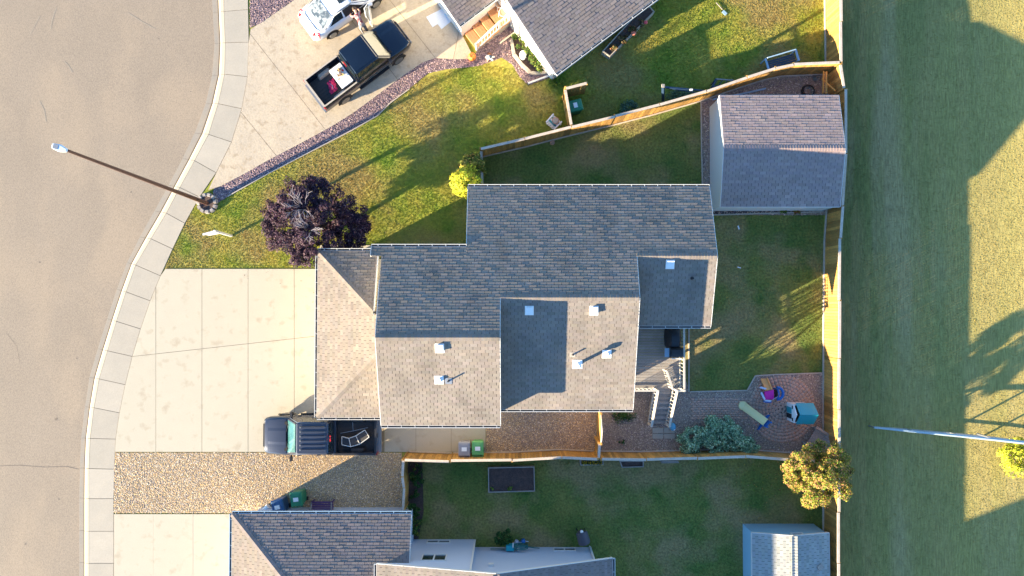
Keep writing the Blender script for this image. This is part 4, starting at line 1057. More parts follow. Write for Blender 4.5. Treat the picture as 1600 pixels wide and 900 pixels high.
def pickup(label, paint, front, group, L=5.6, W=.95, roof_ribs=0, cabrear=-.75, cabfront=1.55, liner=bedliner, rails=None, hscoop=True):
    t = thing('pickup_truck', label, 'pickup truck'); h = L / 2
    body = MB()
    st = [(cabrear - .02, W, .42, 1.12, .0), (cabrear + .6, W, .40, 1.13, .0), (cabfront - .05, W, .40, 1.15, .02), (h - .95, W - .01, .40, 1.12, .05), (h - .35, W - .04, .42, 1.06, .05), (h - .12, W - .10, .46, 1.0, .04), (h - .02, W - .20, .50, .86, .02), (h + .0, W - .30, .52, .74, .01)]
    body.loft([ringsec(*s) for s in st]); body.build('body', paint, t, smooth=38)
    # hood: raised centre with two creases
    m = MB(); x0, x1 = cabfront + .02, h - .30; N_ = 12
    def hz(x, y): f = (x - x0) / (x1 - x0); return 1.165 + .045 - .10 * f * f - .05 * abs(y / W) ** 3 + (.022 if abs(y) < .42 * W else 0) + (.012 if .42 * W <= abs(y) < .5 * W else 0)
    g = [[(x0 + (x1 - x0) * i / 8, (W - .13 - .05 * (i / 8)) * (2 * j / N_ - 1), hz(x0 + (x1 - x0) * i / 8, W * (2 * j / N_ - 1))) for j in range(N_ + 1)] for i in range(9)]
    for i in range(8):
        for j in range(N_): m.face([g[i][j], g[i + 1][j], g[i + 1][j + 1], g[i][j + 1]])
    edge = [g[0][j] for j in range(N_ + 1)] + [g[i][N_] for i in range(1, 9)] + [g[8][j] for j in range(N_ - 1, -1, -1)] + [g[i][0] for i in range(7, 0, -1)]
    for k in range(len(edge)): a, b = edge[k], edge[(k + 1) % len(edge)]; m.face([a, b, (b[0], b[1], b[2] - .08), (a[0], a[1], a[2] - .08)])
    ho = m.build('hood', paint, t, smooth=30)
    m = MB(); m.box((cabfront + .02, 0, 1.175), (.14, 1.5 * W, .035)); m.build('wiper_cowl', interior, t)
    for s in (1, -1): MB().bar((cabfront + .03, s * .15, 1.20), (cabfront - .12, s * .62, 1.28), .02, .02).build('wiper', metal_d, t)
    cabin(t, cabrear, cabfront, W - .03, cabrear + .10, cabfront - .66, W - .20, 1.10, 1.80, paint, front, glass_d, glass_d, [(.07, .43), (.47, .74)])
    if roof_ribs:
        for k in range(roof_ribs):
            y = (W - .32) * (2 * (k + .5) / roof_ribs - 1); MB().hull8([(cabrear + .22, y - .05, 1.83), (cabfront - .86, y - .05, 1.83), (cabfront - .86, y + .05, 1.83), (cabrear + .22, y + .05, 1.83), (cabrear + .26, y - .025, 1.868), (cabfront - .91, y - .025, 1.868), (cabfront - .91, y + .025, 1.868), (cabrear + .26, y + .025, 1.868)]).build('roof_rib', paint, t)
    # bed
    zr = 1.16; wi = W - .16
    for s in (1, -1):
        m = MB(); m.loft([[(x, s * (W - .01), .55), (x, s * W, .8), (x, s * (W - .01), zr - .06), (x, s * (W - .04), zr), (x, s * (W - .13), zr), (x, s * (W - .14), zr - .05), (x, s * (W - .14), .5)] for x in (cabrear - .03, -h + .5, -h + .04)]); m.build('bed_side', paint, t, smooth=40)
        m = MB(); m.box(((cabrear - h) / 2 - .01, s * (W - .085), zr + .008), (cabrear + h - .10, .075, .02)); m.build('bed_rail_cap', rails or metal_d, t)
        m = MB(); m.hull8([(-h + .62, s * (wi + .02), .62), (-h + 1.45, s * (wi + .02), .62), (-h + 1.45, s * (wi - .20), .62), (-h + .62, s * (wi - .20), .62), (-h + .72, s * (wi + .02), .86), (-h + 1.35, s * (wi + .02), .86), (-h + 1.35, s * (wi - .16), .86), (-h + .72, s * (wi - .16), .86)]); m.build('wheel_well', rails or liner, t, bevel=.02)
    m = MB(); m.box(((cabrear - h) / 2, 0, .60), (cabrear + h - .10, 2 * wi + .04, .05))
    for k in range(9): m.box(((cabrear - h) / 2, wi * (2 * (k + .5) / 9 - 1), .635), (cabrear + h - .16, .07, .02))
    m.build('bed_floor', liner, t)
    MB().box((cabrear - .08, 0, .86), (.05, 2 * wi + .02, .58)).build('bed_front_wall', paint, t)
    m = MB(); m.box((-h + .04, 0, .86), (.09, 2 * W - .12, .58)); tg = m.build('tailgate', paint, t, bevel=.02)
    m = MB(); m.box((-h + .04, 0, zr + .0), (.10, 2 * W - .16, .03)); m.build('tailgate_cap', rails or metal_d, t)
    m = MB(); m.box((-h - .012, 0, .95), (.03, .22, .07)); m.build('tailgate_handle', metal_d, tg)
    m = MB(); m.box((-h - .06, 0, .52), (.16, 2 * W - .1, .16)); m.build('rear_bumper', metal_g, t, bevel=.02)
    m = MB(); m.box((h - .02, 0, .52), (.16, 2 * W - .5, .20)); m.build('front_bumper', metal_g if rails else paint, t, bevel=.03)
    m = MB(); m.box((h - .03, 0, .80), (.08, 1.15, .22)); m.build('grille', metal_d, t)
    MB().box((cabrear - .01, 0, 1.78), (.05, .30, .04)).build('brake_light', red_l, t)
    for s in (1, -1):
        MB().box((-h + .02, s * (W - .07), .90), (.10, .13, .34)).build('tail_light', red_l, t, bevel=.01)
        m = MB(); m.hull8([(h - .24, s * (W - .10), .78), (h - .05, s * (W - .27), .78), (h - .08, s * (W - .40), .78), (h - .24, s * (W - .30), .78), (h - .24, s * (W - .10), .97), (h - .07, s * (W - .27), .95), (h - .10, s * (W - .40), .96), (h - .26, s * (W - .30), .98)]); m.build('headlight', clear_l, t)
        for x in (h - 1.02, -h + 1.08): wheel(t, x, s * (W - .11))
        MB().box((.2, s * (W - .02), .36), (1.9, .12, .05)).build('running_board', metal_d, t)
        for x in (.05, cabfront - .6): MB().box((x, s * (W + .012), .98), (.16, .03, .035)).build('door_handle', metal_d, t)
        m = MB()
        for x in (cabfront - .35, cabfront - 1.35): m.box((x, s * (W + .0015), .80), (.012, .006, .56))
        m.build('door_seam', interior, t)
    arch(t, h - 1.02, W); arch(t, -h + 1.08, W)
    mirror(t, cabfront - .25, W - .03, 1.22, metal_d)
    return t
t2 = pickup('charcoal pickup with ribbed roof parked beside the garage, hood to the road', paint_grey, glass_t, None, L=5.75, W=.98, roof_ribs=6, cabrear=-.72, cabfront=1.62)
pc = P(500.5, 680, .95); place(t2, (pc.x, pc.y, .035), PI)
def bedlocal(px, py, z, truck): q = P(px, py, z); return (q.x, q.y, z)
# fan shaped framed panels lying in its bed
t = thing('framed_panel', 'curved white framed dark panel lying in the bed of the charcoal pickup', 'panel', bedlocal(555, 686, .70, t2))
arcs = [(534, 682), (545, 685), (556, 681), (570, 672)]; arco = [(534, 695), (548, 698), (562, 694), (577, 683)]
ai = [P(a, b, 1.0) for a, b in arcs]; ao = [P(a, b, 1.0) for a, b in arco]
for i in range(3): MB().hull8([at3(ai[i], .96), at3(ao[i], .96), at3(ao[i + 1], .96), at3(ai[i + 1], .96), at3(ai[i], .985), at3(ao[i], .985), at3(ao[i + 1], .985), at3(ai[i + 1], .985)]).build('panel', metal_d if i < 1 else bedliner, t)
for q in (ai, ao): MB().tube([at3(p, .995) for p in q], .022, 6).build('frame', white_trim, t)
for i in (0, 1, 2, 3): MB().tube([at3(ai[i], .995), at3(ao[i], .995)], .018, 6).build('frame_bar', white_trim, t)
MB().tube([at3(ai[0], .64), at3(ai[0], .97)], .02, 6).build('leg', metal_d, t); MB().tube([at3(ao[3], .64), at3(ao[3], .97)], .02, 6).build('leg', metal_d, t); MB().tube([at3(ao[1], .64), at3(ao[1], .97)], .02, 6).build('leg', metal_d, t)
t = thing('cargo_bar', 'thin dark cargo rack bar lying beside the framed panel in the charcoal pickup', 'rack', bedlocal(552, 668, .70, t2))
MB().tube([P(532, 677, .72), P(553, 673, .72), P(575, 668, .72)], .02, 6).build('long_bar', metal_g, t); MB().tube([P(551, 660, .72), P(552, 674, .72)], .016, 6).build('cross_bar', metal_g, t)

t1 = pickup('dark navy pickup with open cargo bed on the neighbour driveway', paint_navy, glass_b, None, L=5.55, W=.93, cabrear=-.62, cabfront=1.58, rails=tan_plastic)
a1 = rad(37.2); pc = P(560.5, 98, .95); place(t1, (pc.x, pc.y, .035), a1)
T1 = Matrix.Translation((pc.x, pc.y, .035)) @ Matrix.Rotation(a1, 4, 'Z')
t = thing('storage_box', 'white storage box in the bed of the navy pickup, heaped with gear', 'box', tuple(T1 @ Vector((-1.12, -.05, .62))))
m = MB(T1); m.hull8([(-1.42, -.55, .64), (-.82, -.55, .64), (-.82, .48, .64), (-1.42, .48, .64), (-1.46, -.6, 1.02), (-.78, -.6, 1.02), (-.78, .52, 1.02), (-1.46, .52, 1.02)]); m.build('box_body', white_p, t, bevel=.03)
m = MB(T1); m.box((-1.12, -.04, 1.03), (.72, 1.16, .04)); m.build('box_lid', white_p, t, bevel=.015)
t = thing('gear_heap', 'heap of straps and small tools on the white box in the navy pickup', 'gear', tuple(T1 @ Vector((-1.1, .05, 1.05))))
gm = [metal_d, terracotta, tan_plastic, white_p, metal_g, M('red_cloth', (.5, .03, .03), .8), M('ochre_cloth', (.5, .35, .12), .8)]
for k in range(26):
    x, y = random.gauss(-1.1, .13), random.gauss(.08, .17); r = random.uniform(.04, .10); z = 1.06 + random.uniform(.0, .14)
    m = MB(T1 @ Matrix.Translation((x, y, z)) @ Matrix.Rotation(random.uniform(0, 3), 4, 'Z') @ Matrix.Rotation(random.uniform(-.5, .5), 4, 'X'))
    if k % 3 == 0: m.tube([(-r * 1.6, 0, 0), (0, r * .8, .02), (r * 1.6, 0, 0)], r * .28, 6)
    elif k % 3 == 1: m.ball((0, 0, 0), (r, r * .7, r * .5), 8, 5)
    else: m.box((0, 0, 0), (r * 2, r * .9, r * .5))
    m.build('gear', random.choice(gm), t, bevel=0)
t = thing('pink_bag', 'crumpled pink bag on the bed floor of the navy pickup', 'bag', tuple(T1 @ Vector((-1.95, -.05, .65))))
m = MB(T1); n = 9; mw = [[(-2.02 + .42 * (i / n) * 1.0 + .03 * math.sin(j * 2.1) + .22 * (j / n) - .1, -.36 + .62 * j / n + .02 * math.sin(i * 3), .69 + .05 * math.sin(i * 1.7 + j) + .07 * math.sin(PI * i / n) * math.sin(PI * j / n) * 1.6) for j in range(n + 1)] for i in range(n + 1)]
for i in range(n):
    for j in range(n): m.face([mw[i][j], mw[i + 1][j], mw[i + 1][j + 1], mw[i][j + 1]])
ed = [mw[i][0] for i in range(n + 1)] + [mw[n][j] for j in range(1, n + 1)] + [mw[i][n] for i in range(n - 1, -1, -1)] + [mw[0][j] for j in range(n - 1, 0, -1)]
m.face([(x, y, .66) for x, y, z in ed])
for k in range(len(ed)): a, b = ed[k], ed[(k + 1) % len(ed)]; m.face([a, b, (b[0], b[1], .66), (a[0], a[1], .66)])
m.build('bag_body', magenta_p if False else M('pink_cloth', (.75, .04, .14), .7, fine=.1), t, smooth=60)
m = MB(T1); m.tube([(-1.85, -.2, .74), (-1.78, -.05, .82), (-1.82, .1, .74)], .012, 5); m.build('bag_handle', white_p, t)

# ---- white sedan, front passenger door open
t = thing('sedan_car', 'white sedan with open front door at the top edge of the neighbour driveway', 'car')
W = .90; h = 2.32
st = [(-h, .62, .45, .72, .01), (-h + .06, .76, .38, .92, .02), (-h + .25, .84, .34, 1.02, .02), (-h + .75, W, .30, 1.03, .02), (-h + 1.3, W, .28, 1.0, .02), (0, W, .27, .98, .0), (.9, W, .28, .97, .02), (1.5, W - .01, .30, .95, .04), (h - .35, W - .08, .34, .82, .03), (h - .1, W - .18, .38, .72, .02), (h, W - .35, .42, .62, .01)]
MB().loft([ringsec(*s) for s in st]).build('body', paint_white, t, smooth=38)
c = [(-1.70, -W + .06, .99), (1.12, -W + .06, .93), (1.12, W - .06, .93), (-1.70, W - .06, .99), (-.86, -W + .27, 1.44), (.28, -W + .27, 1.44), (.28, W - .27, 1.44), (-.86, W - .27, 1.44)]
MB().hull8(c).build('cabin', paint_white, t, smooth=30, bevel=.08, seg=3)
m = MB(); g = [[(-.80 + 1.0 * i / 6, -.58 + 1.16 * j / 6, 1.442 + .035 * (1 - (2 * j / 6 - 1) ** 2) * (1 - (2 * i / 6 - 1) ** 2)) for j in range(7)] for i in range(7)]
for i in range(6):
    for j in range(6): m.face([g[i][j], g[i + 1][j], g[i + 1][j + 1], g[i][j + 1]])
rf_ = m.build('roof', paint_white, t)
for p_ in rf_.data.polygons: p_.use_smooth = True
m = MB(); m.box((-.02, 0, 1.482), (.40, .72, .012)); m.build('sunroof', glass_d, t)
m = MB(); quad_panel(m, [c[1], c[2], c[6], c[5]], .07, .93, .06, .93, .008, 5); m.build('windshield', glass_d, t)
m = MB(); quad_panel(m, [c[3], c[0], c[4], c[7]], .07, .93, .06, .94, .008, 5); m.build('rear_window', glass_r, t)
m = MB(); quad_panel(m, [c[2], c[3], c[7], c[6]], .16, .48, .12, .88, .008); m.build('side_window', glass_d, t)
m = MB(); quad_panel(m, [c[2], c[3], c[7], c[6]], .52, .86, .12, .88, .008); m.build('side_window', glass_d, t)
m = MB(); quad_panel(m, [c[0], c[1], c[5], c[4]], .13, .44, .12, .88, .008); m.build('side_window', glass_d, t)
m = MB(); quad_panel(m, [c[0], c[1], c[5], c[4]], .48, .88, .02, .92, .012); m.build('door_opening', interior, t)
m = MB(); m.hull8([(-.05, -W - .006, .42), (.98, -W - .006, .42), (.98, -W + .0, .42), (-.05, -W + .0, .42), (-.05, -W - .002, .97), (.98, -W - .002, .95), (.98, -W + .02, .95), (-.05, -W + .02, .97)]); m.build('door_opening', interior, t)
for s in (1, -1):
    m = MB(); m.hull8([(-h + .02, s * .60, .72), (-h + .28, s * .86, .72), (-h + .36, s * .80, .72), (-h + .1, s * .52, .72), (-h + .06, s * .62, .98), (-h + .34, s * .865, .99), (-h + .42, s * .74, 1.03), (-h + .20, s * .55, 1.02)]); m.build('tail_light', red_l, t)
    m = MB(); m.hull8([(h - .42, s * .84, .58), (h - .10, s * .66, .55), (h - .16, s * .5, .55), (h - .5, s * .68, .58), (h - .46, s * .81, .78), (h - .16, s * .66, .72), (h - .22, s * .5, .74), (h - .54, s * .68, .82)]); m.build('headlight', clear_l, t)
    for x in (1.38, -1.38): wheel(t, x, s * (W - .09), .33, .22, metal_g)
    MB().tube([(-1.6, s * .80, .99), (-.84, s * .645, 1.445), (.28, s * .645, 1.445), (1.1, s * .82, .96)], .014, 5).build('window_trim', metal_d, t)
arch(t, 1.38, W, .38); arch(t, -1.38, W, .38)
m = MB(); m.box((-h + .40, 0, 1.047), (.02, 1.3, .012)); m.build('boot_seam', interior, t)
m = MB(); m.box((-h - .0, 0, .48), (.10, 1.3, .16)); m.build('rear_bumper', paint_white, t, bevel=.03)
m = MB(); m.box((1.02, W + .10, 1.0), (.14, .2, .13)); m.build('side_mirror', paint_white, t, bevel=.02)
# open door, hinged at x=1.0 on the right side, swung about 65 degrees
Md = Matrix.Translation((1.0, -W, 0)) @ Matrix.Rotation(rad(62), 4, 'Z')
m = MB(Md); m.hull8([(-1.02, -.04, .38), (0, -.04, .38), (0, .04, .38), (-1.02, .04, .38), (-1.05, -.03, .95), (0, -.03, .93), (0, .04, .93), (-1.05, .04, .95)]); do_ = m.build('open_door', paint_white, t, bevel=.02)
m = MB(Md); m.box((-.5, .05, .66), (.9, .03, .5)); m.build('door_lining', metal_d, do_)
m = MB(Md); m.tube([(-1.02, .0, .95), (-.86, .12, 1.38), (-.45, .14, 1.40), (-.02, .02, .95)], .022, 6); m.build('door_frame', paint_white, do_)
m = MB(Md); m.face([(-.98, .0, .96), (-.06, .0, .96), (-.46, .13, 1.38), (-.84, .11, 1.36)]); m.build('door_glass', glass_r, do_)
m = MB(Md); m.box((-.10, -.14, .99), (.14, .2, .13)); m.build('side_mirror', paint_white, do_, bevel=.02)
a2 = rad(36); pr = P(478, 43, .85); cc_ = pr + Vector((math.cos(a2), math.sin(a2), 0)) * (h - .03); place(t, (cc_.x, cc_.y, .035), a2)
SED = Matrix.Translation((cc_.x, cc_.y, .035)) @ Matrix.Rotation(a2, 4, 'Z')

# ---- the person leaning into the sedan
def person():
    # local frame: sedan frame; standing right of the open door gap facing the car (+y)
    J = {}; E = []
    def j(n, p, r): J[n] = (Vector(p), r)
    x0, y0 = .10, -1.62
    j('pelvis', (x0, y0, .93), .135); j('waist', (x0 + .02, y0 + .10, 1.06), .125); j('chest', (x0 + .08, y0 + .36, 1.22), .145); j('neck0', (x0 + .11, y0 + .50, 1.29), .065)
    j('neck1', (x0 + .12, y0 + .58, 1.31), .055); j('head', (x0 + .14, y0 + .68, 1.30), .090); j('crown', (x0 + .15, y0 + .78, 1.27), .075)
    E += [('pelvis', 'waist'), ('waist', 'chest'), ('chest', 'neck0'), ('neck0', 'neck1'), ('neck1', 'head'), ('head', 'crown')]
    for s, n in ((1, 'l'), (-1, 'r')):
        j(n + 'hip', (x0 + s * .10, y0 - .01, .88), .10); j(n + 'knee', (x0 + s * .13, y0 + .06, .48), .065); j(n + 'ankle', (x0 + s * .14, y0 - .02, .09), .045); j(n + 'toe', (x0 + s * .16, y0 + .17, .04), .038)
        E += [('pelvis', n + 'hip'), (n + 'hip', n + 'knee'), (n + 'knee', n + 'ankle'), (n + 'ankle', n + 'toe')]
        j(n + 'sh', (x0 + .08 + s * .19, y0 + .42, 1.25), .062); j(n + 'el', (x0 + .08 + s * .26, y0 + .62, 1.06), .045); j(n + 'wr', (x0 + .08 + s * .20, y0 + .84, .98), .030); j(n + 'pm', (x0 + .08 + s * .19, y0 + .92, .97), .034)
        E += [('chest', n + 'sh'), (n + 'sh', n + 'el'), (n + 'el', n + 'wr'), (n + 'wr', n + 'pm')]
        for k in range(4):
            o_ = (k - 1.5) * .020; ln = (.06, .07, .066, .052)[k]
            j(f'{n}f{k}a', (x0 + .08 + s * .19 + o_, y0 + .96 + ln * .3, .965), .0095); j(f'{n}f{k}b', (x0 + .08 + s * .19 + o_, y0 + .97 + ln, .94), .008)
            E += [(n + 'pm', f'{n}f{k}a'), (f'{n}f{k}a', f'{n}f{k}b')]
        j(n + 'th', (x0 + .08 + s * .19 - s * .05, y0 + .93, .955), .010); j(n + 'tt', (x0 + .08 + s * .19 - s * .06, y0 + .975, .945), .009); E += [(n + 'pm', n + 'th'), (n + 'th', n + 'tt')]
    names = list(J); me = bpy.data.meshes.new('body'); me.from_pydata([tuple(SED @ J[n][0]) for n in names], [(names.index(a), names.index(b)) for a, b in E], [])
    o = bpy.data.objects.new('body', me); COL.objects.link(o)
    sk = o.modifiers.new('skin', 'SKIN'); 
    for k, n in enumerate(names):
        v = me.skin_vertices[0].data[k]; r = J[n][1]; v.radius = (r, r * (.8 if n in ('chest', 'waist', 'pelvis') else 1)); v.use_root = (n == 'pelvis')
    sb_ = o.modifiers.new('sub', 'SUBSURF'); sb_.levels = 1; sb_.render_levels = 1
    dg = bpy.context.evaluated_depsgraph_get(); me2 = bpy.data.meshes.new_from_object(o.evaluated_get(dg)); me2.name = 'body'
    for m_ in (shirt_m, trouser_m, skin_m, metal_d): me2.materials.append(m_)
    bones = [((SED @ J[a][0]), (SED @ J[b][0]), a, b) for a, b in E]
    for p_ in me2.polygons:
        c = p_.center; best = None
        for a, b, na, nb_ in bones:
            ab = b - a; tt = max(0, min(1, (c - a).dot(ab) / ab.length_squared)); dd = (a + ab * tt - c).length
            if best is None or dd < best[0]: best = (dd, na, nb_)
        nn = best[1] + ' ' + best[2]
        p_.use_smooth = True
        p_.material_index = 3 if 'toe' in nn else 1 if any(q in nn for q in ('hip', 'knee', 'ankle')) else 2 if any(q in nn for q in ('head', 'crown', 'neck1', 'wr', 'pm', 'f0', 'f1', 'f2', 'f3', 'th', 'tt')) and 'sh' not in nn else 0
    pt_ = thing('person', 'person in white and dark red top and grey trousers leaning into the white sedan', 'person', tuple(SED @ Vector((x0, y0, 0))))
    bpy.data.objects.remove(o)
    ob = bpy.data.objects.new('body', me2); COL.objects.link(ob); ob.parent = pt_; ob.matrix_basis = INV[pt_.name]
    hc = SED @ Vector((x0 + .15, y0 + .73, 1.33)); MB().ball(hc, (.105, .105, .085), 12, 8).build('hair', hair_m, pt_, smooth=80)
    fc = SED @ Vector((x0 + .16, y0 + .80, 1.22))
    MB().ball(fc, (.014, .014, .02), 6, 4).build('nose', skin_m, pt_)
    for s in (1, -1): MB().ball(SED @ Vector((x0 + .15 + s * .035, y0 + .815, 1.24)), .011, 6, 4).build('eye', metal_d, pt_); MB().ball(SED @ Vector((x0 + .145 + s * .095, y0 + .70, 1.28)), (.02, .02, .03), 6, 4).build('ear', skin_m, pt_)
    MB().box(SED @ Vector((x0 + .16, y0 + .77, 1.19)), (.04, .02, .012)).build('mouth', red_l, pt_)
person()
t = thing('paper_sheet', 'large white paper sheets lying on the neighbour driveway by the garage', 'paper', tuple(P(688, 27, 0)))
for k, pg in enumerate(([(666, 27), (693, 13), (706, 24), (706, 33), (690, 46), (684, 38), (676, 43)],)):
    MB().prism(poly(pg), .036, .048).build('sheet', M('white_sheet', (.62, .66, .72), .6, fine=.1), t)
# ================================================================== YARD THINGS
def wheelie(label, mat, px, py, rz, group=None, lid=None, z=.03, tipx=False, sticker=True):
    t = thing('wheelie_bin', label, 'wheelie bin', (0, 0, 0), 0, group)
    m = MB(); m.hull8([(-.24, -.27, .06), (.24, -.27, .06), (.24, .27, .10), (-.24, .27, .10), (-.29, -.36, .98), (.29, -.36, .98), (.29, .32, .98), (-.29, .32, .98)]); m.build('bin_body', mat, t, bevel=.02)
    m = MB(); m.hull8([(-.31, -.38, .98), (.31, -.38, .98), (.31, .38, .98), (-.31, .38, .98), (-.28, -.33, 1.06), (.28, -.33, 1.06), (.26, .30, 1.07), (-.26, .30, 1.07)]); ld = m.build('lid', lid or mat, t, bevel=.02)
    m = MB(); m.hull8([(-.18, -.1, 1.05), (.18, -.1, 1.05), (.2, .26, 1.05), (-.2, .26, 1.05), (-.15, -.06, 1.09), (.15, -.06, 1.09), (.16, .22, 1.09), (-.16, .22, 1.09)]); m.build('lid_dome', lid or mat, ld, bevel=.01)
    if sticker: m = MB(); m.box((0, -.0, 1.096), (.26, .20, .006)); m.build('sticker', white_p, ld)
    m = MB(); m.tube([(-.26, -.42, .97), (.26, -.42, .97)], .018, 6); m.bar((-.26, -.42, .97), (-.26, -.34, .95), .03, .03); m.bar((.26, -.42, .97), (.26, -.34, .95), .03, .03); m.bar((0, -.42, .97), (0, -.34, .95), .03, .03); m.build('handle', lid or mat, t)
    for s in (1, -1): m = MB(Matrix.Translation((s * .27, -.24, .10)) @ Matrix.Rotation(PI / 2, 4, 'Y')); m.lathe((0, 0, -.03), [(.10, 0), (.10, .06)], 12); m.build('wheel', tyre, t)
    q = P(px, py, 1.03); place(t, (q.x, q.y, z), rz); return t
wheelie('grey wheelie bin beside the light green bin at the orange fence', grey_bin, 725.5, 701.5, 0, 'wheelie bins at the orange fence')
wheelie('light green wheelie bin beside the grey bin at the orange fence', green_bin2, 746.5, 700.5, 0, 'wheelie bins at the orange fence')
wheelie('dark green wheelie bin beside the purple bench at the south house', green_bin, 463, 780, .12)
wheelie('blue wheelie bin left of the dark green bin at the south house', blue_bin, 434, 792, .22)
wheelie('teal green wheelie bin inside the fence enclosure of the north yard', green_bin, 899, 165, -PI / 2 + .25)
# roll and pot by the blue bin
t = thing('white_canister', 'small white canister lying left of the blue bin', 'canister', tuple(P(416, 796, 0)))
m = MB(); m.tube([P(412, 799, .2), P(420, 791, .2)], .16, 14); m.build('shell', white_p, t, smooth=40); m = MB(); m.tube([P(411.6, 799.4, .2), P(412.2, 798.8, .2)], .11, 12); m.build('opening', interior, t)
# purple bench
t = thing('garden_bench', 'dark purple slatted bench against the south house garage', 'bench', tuple(P(503, 793, 0)))
bx0, bx1 = P(486, 790, .45).x, P(521, 790, .45).x; by = P(500, 783, .45).y
for k in range(4): MB().box(((bx0 + bx1) / 2, by - .06 - k * .115, .45), (bx1 - bx0, .095, .03)).build('seat_slat', purple, t)
for k in range(3): MB().box(((bx0 + bx1) / 2, by - .50 - k * .02, .58 + k * .12), (bx1 - bx0, .03, .09)).build('back_slat', purple, t)
for x in (bx0 + .06, bx1 - .06):
    MB().bar((x, by - .04, 0), (x, by - .04, .62), .05, .05, up=(1, 0, 0)).build('leg', purple, t); MB().bar((x, by - .5, 0), (x, by - .56, .88), .05, .05, up=(1, 0, 0)).build('leg', purple, t); MB().bar((x, by - .02, .62), (x, by - .54, .64), .06, .03).build('armrest', wood_grey, t)
# raised beds
def raised(name, label, pg, mat, h=.25, plants=0, cat='garden bed', wd=.05, fill=soil):
    q = poly(pg, h); t = thing(name, label, cat, (q[0][0], q[0][1], 0)); n = len(q)
    if area2(q) < 0: q = q[::-1]
    ins = shrink(q, wd)
    for i in range(n):
        a, b = Vector((*q[i], 0)), Vector((*q[(i + 1) % n], 0)); d = (b - a).normalized(); s = Vector((-d.y, d.x, 0)) * wd / 2
        MB().bar(a + s + d * .0 + Vector((0, 0, h / 2)), b + s - d * (wd + .002) + Vector((0, 0, h / 2)), wd, h).build('board', mat, t)
    MB().prism(ins, .004, h - .06).build('soil_fill', fill, t)
    HARD.append(q); return t
tb = raised('raised_bed', 'rectangular raised garden bed with bare dark soil on the south lawn', [(762.5, 730.5), (835, 729), (836, 768), (763, 770)], wood_grey, .3)
tf = raised('flower_box', 'small planter box of yellow flowers against the south fence', [(906, 719), (943, 718.5), (943, 726.5), (907, 727.5)], wood_grey, .3)
raised('planter_box', 'small empty dark planter box against the south fence, right of the yellow flowers', [(968, 720), (1006, 720), (1006, 730), (972, 731)], wood_grey, .3)
raised('planter_box', 'narrow planter box against the south fence, above the lawn, rightmost of the three', [(1032, 720.5), (1060, 720), (1061, 723.5), (1034, 724)], wood_grey, .25)
tn = raised('raised_bed', 'long raised flower bed along the north neighbour house wall', [(941, 80), (953, 88.5), (1023, 18), (1010, 4)], wood_edge, .45)
t = thing('edged_bed', 'teardrop concrete edged bed by the north house wall', 'garden bed', tuple(P(820, 80, 0)))
eb = [(799, 63), (803, 85), (815, 101), (829, 114), (838, 115), (860, 113)]
for a, b in zip(eb, eb[1:]): MB().bar(P(*a, .09), P(*b, .09), .16, .17).build('edging_block', tan_plastic, t)
MB().prism(poly([(800, 62), (804, 84), (816, 99), (830, 112), (858, 112), (820, 52)]), .0, .08).build('soil_fill', soil, t)
t = thing('white_boulder', 'round white boulder in the bed beside the north house wall', 'boulder', tuple(P(817, 86, 0))); MB().ball(P(817.5, 86, .22), (.20, .26, .2), 10, 7).build('boulder', white_p, t, smooth=60)
t = thing('pumpkin', 'orange pumpkin at the foot of the porch steps', 'pumpkin', tuple(P(737.5, 89, 0)))
pc = P(737.5, 88.5, .2)
for k in range(9): a = 2 * PI * k / 9; MB().ball(pc + Vector((.10 * math.cos(a), .10 * math.sin(a), 0)), (.12, .12, .18), 8, 6).build('pumpkin_lobe', pumpkin_m, t, smooth=80)
MB().tube([pc + Vector((0, 0, .15)), pc + Vector((.03, .02, .26))], .02, 6).build('stalk', bark, t)
t = thing('garden_ornament', 'small white and brown ornament figure lying beside the pumpkin', 'ornament', tuple(P(765, 91, 0)))
oc = P(765, 91, 0)
MB().ball(oc + Vector((-.05, .0, .16)), (.16, .12, .14), 10, 7).build('figure_body', white_p, t, smooth=70); MB().ball(oc + Vector((.05, -.02, .30)), .09, 10, 7).build('figure_head', frame_d, t, smooth=70)
for dx, dy in ((-.28, .03), (.26, .05), (.18, -.14), (-.12, -.22)): MB().tube([oc + Vector((0, 0, .14)), oc + Vector((dx, dy, .06))], [.07, .04], 7).build('figure_limb', white_p if dx > 0 else terracotta, t)
MB().ball(oc + Vector((-.02, .16, .12)), (.13, .10, .10), 8, 6).build('leaf_tuft', M('russet', (.25, .10, .05), .9), t)
# porch chairs: two small wire chairs on the porch
def wire_chair(q, rz, label):
    t = thing('wire_chair', label, 'chair', (0, 0, 0), 0, None)
    for k, (x, y) in enumerate(((-.17, -.17), (.17, -.17), (.17, .17), (-.17, .17))): MB().tube([(x, y, 0), (x * .9, y * .9, .42)], .016, 6).build('leg', white_trim, t)
    MB().lathe((0, 0, .40), [(.20, 0), (.22, .02), (.20, .035)], 14).build('seat', terracotta, t)
    MB().tube([(.21 * math.cos(a), .21 * math.sin(a), .44) for a in np.linspace(0, 2 * PI, 15)], .018, 6).build('seat_rim', white_trim, t)
    MB().tube([(-.17, .17, .42), (-.18, .22, .78), (0, .26, .88), (.18, .22, .78), (.17, .17, .42)], .018, 6).build('backrest', white_trim, t)
    place(t, q, rz)
wire_chair(tuple(at3(P(786, 21, .9), ld)), -.6, 'round wire chair on the orange porch, nearer the steps')
wire_chair(tuple(at3(P(781, 8, .9), ld)), .2, 'round wire chair on the orange porch, by the house door')
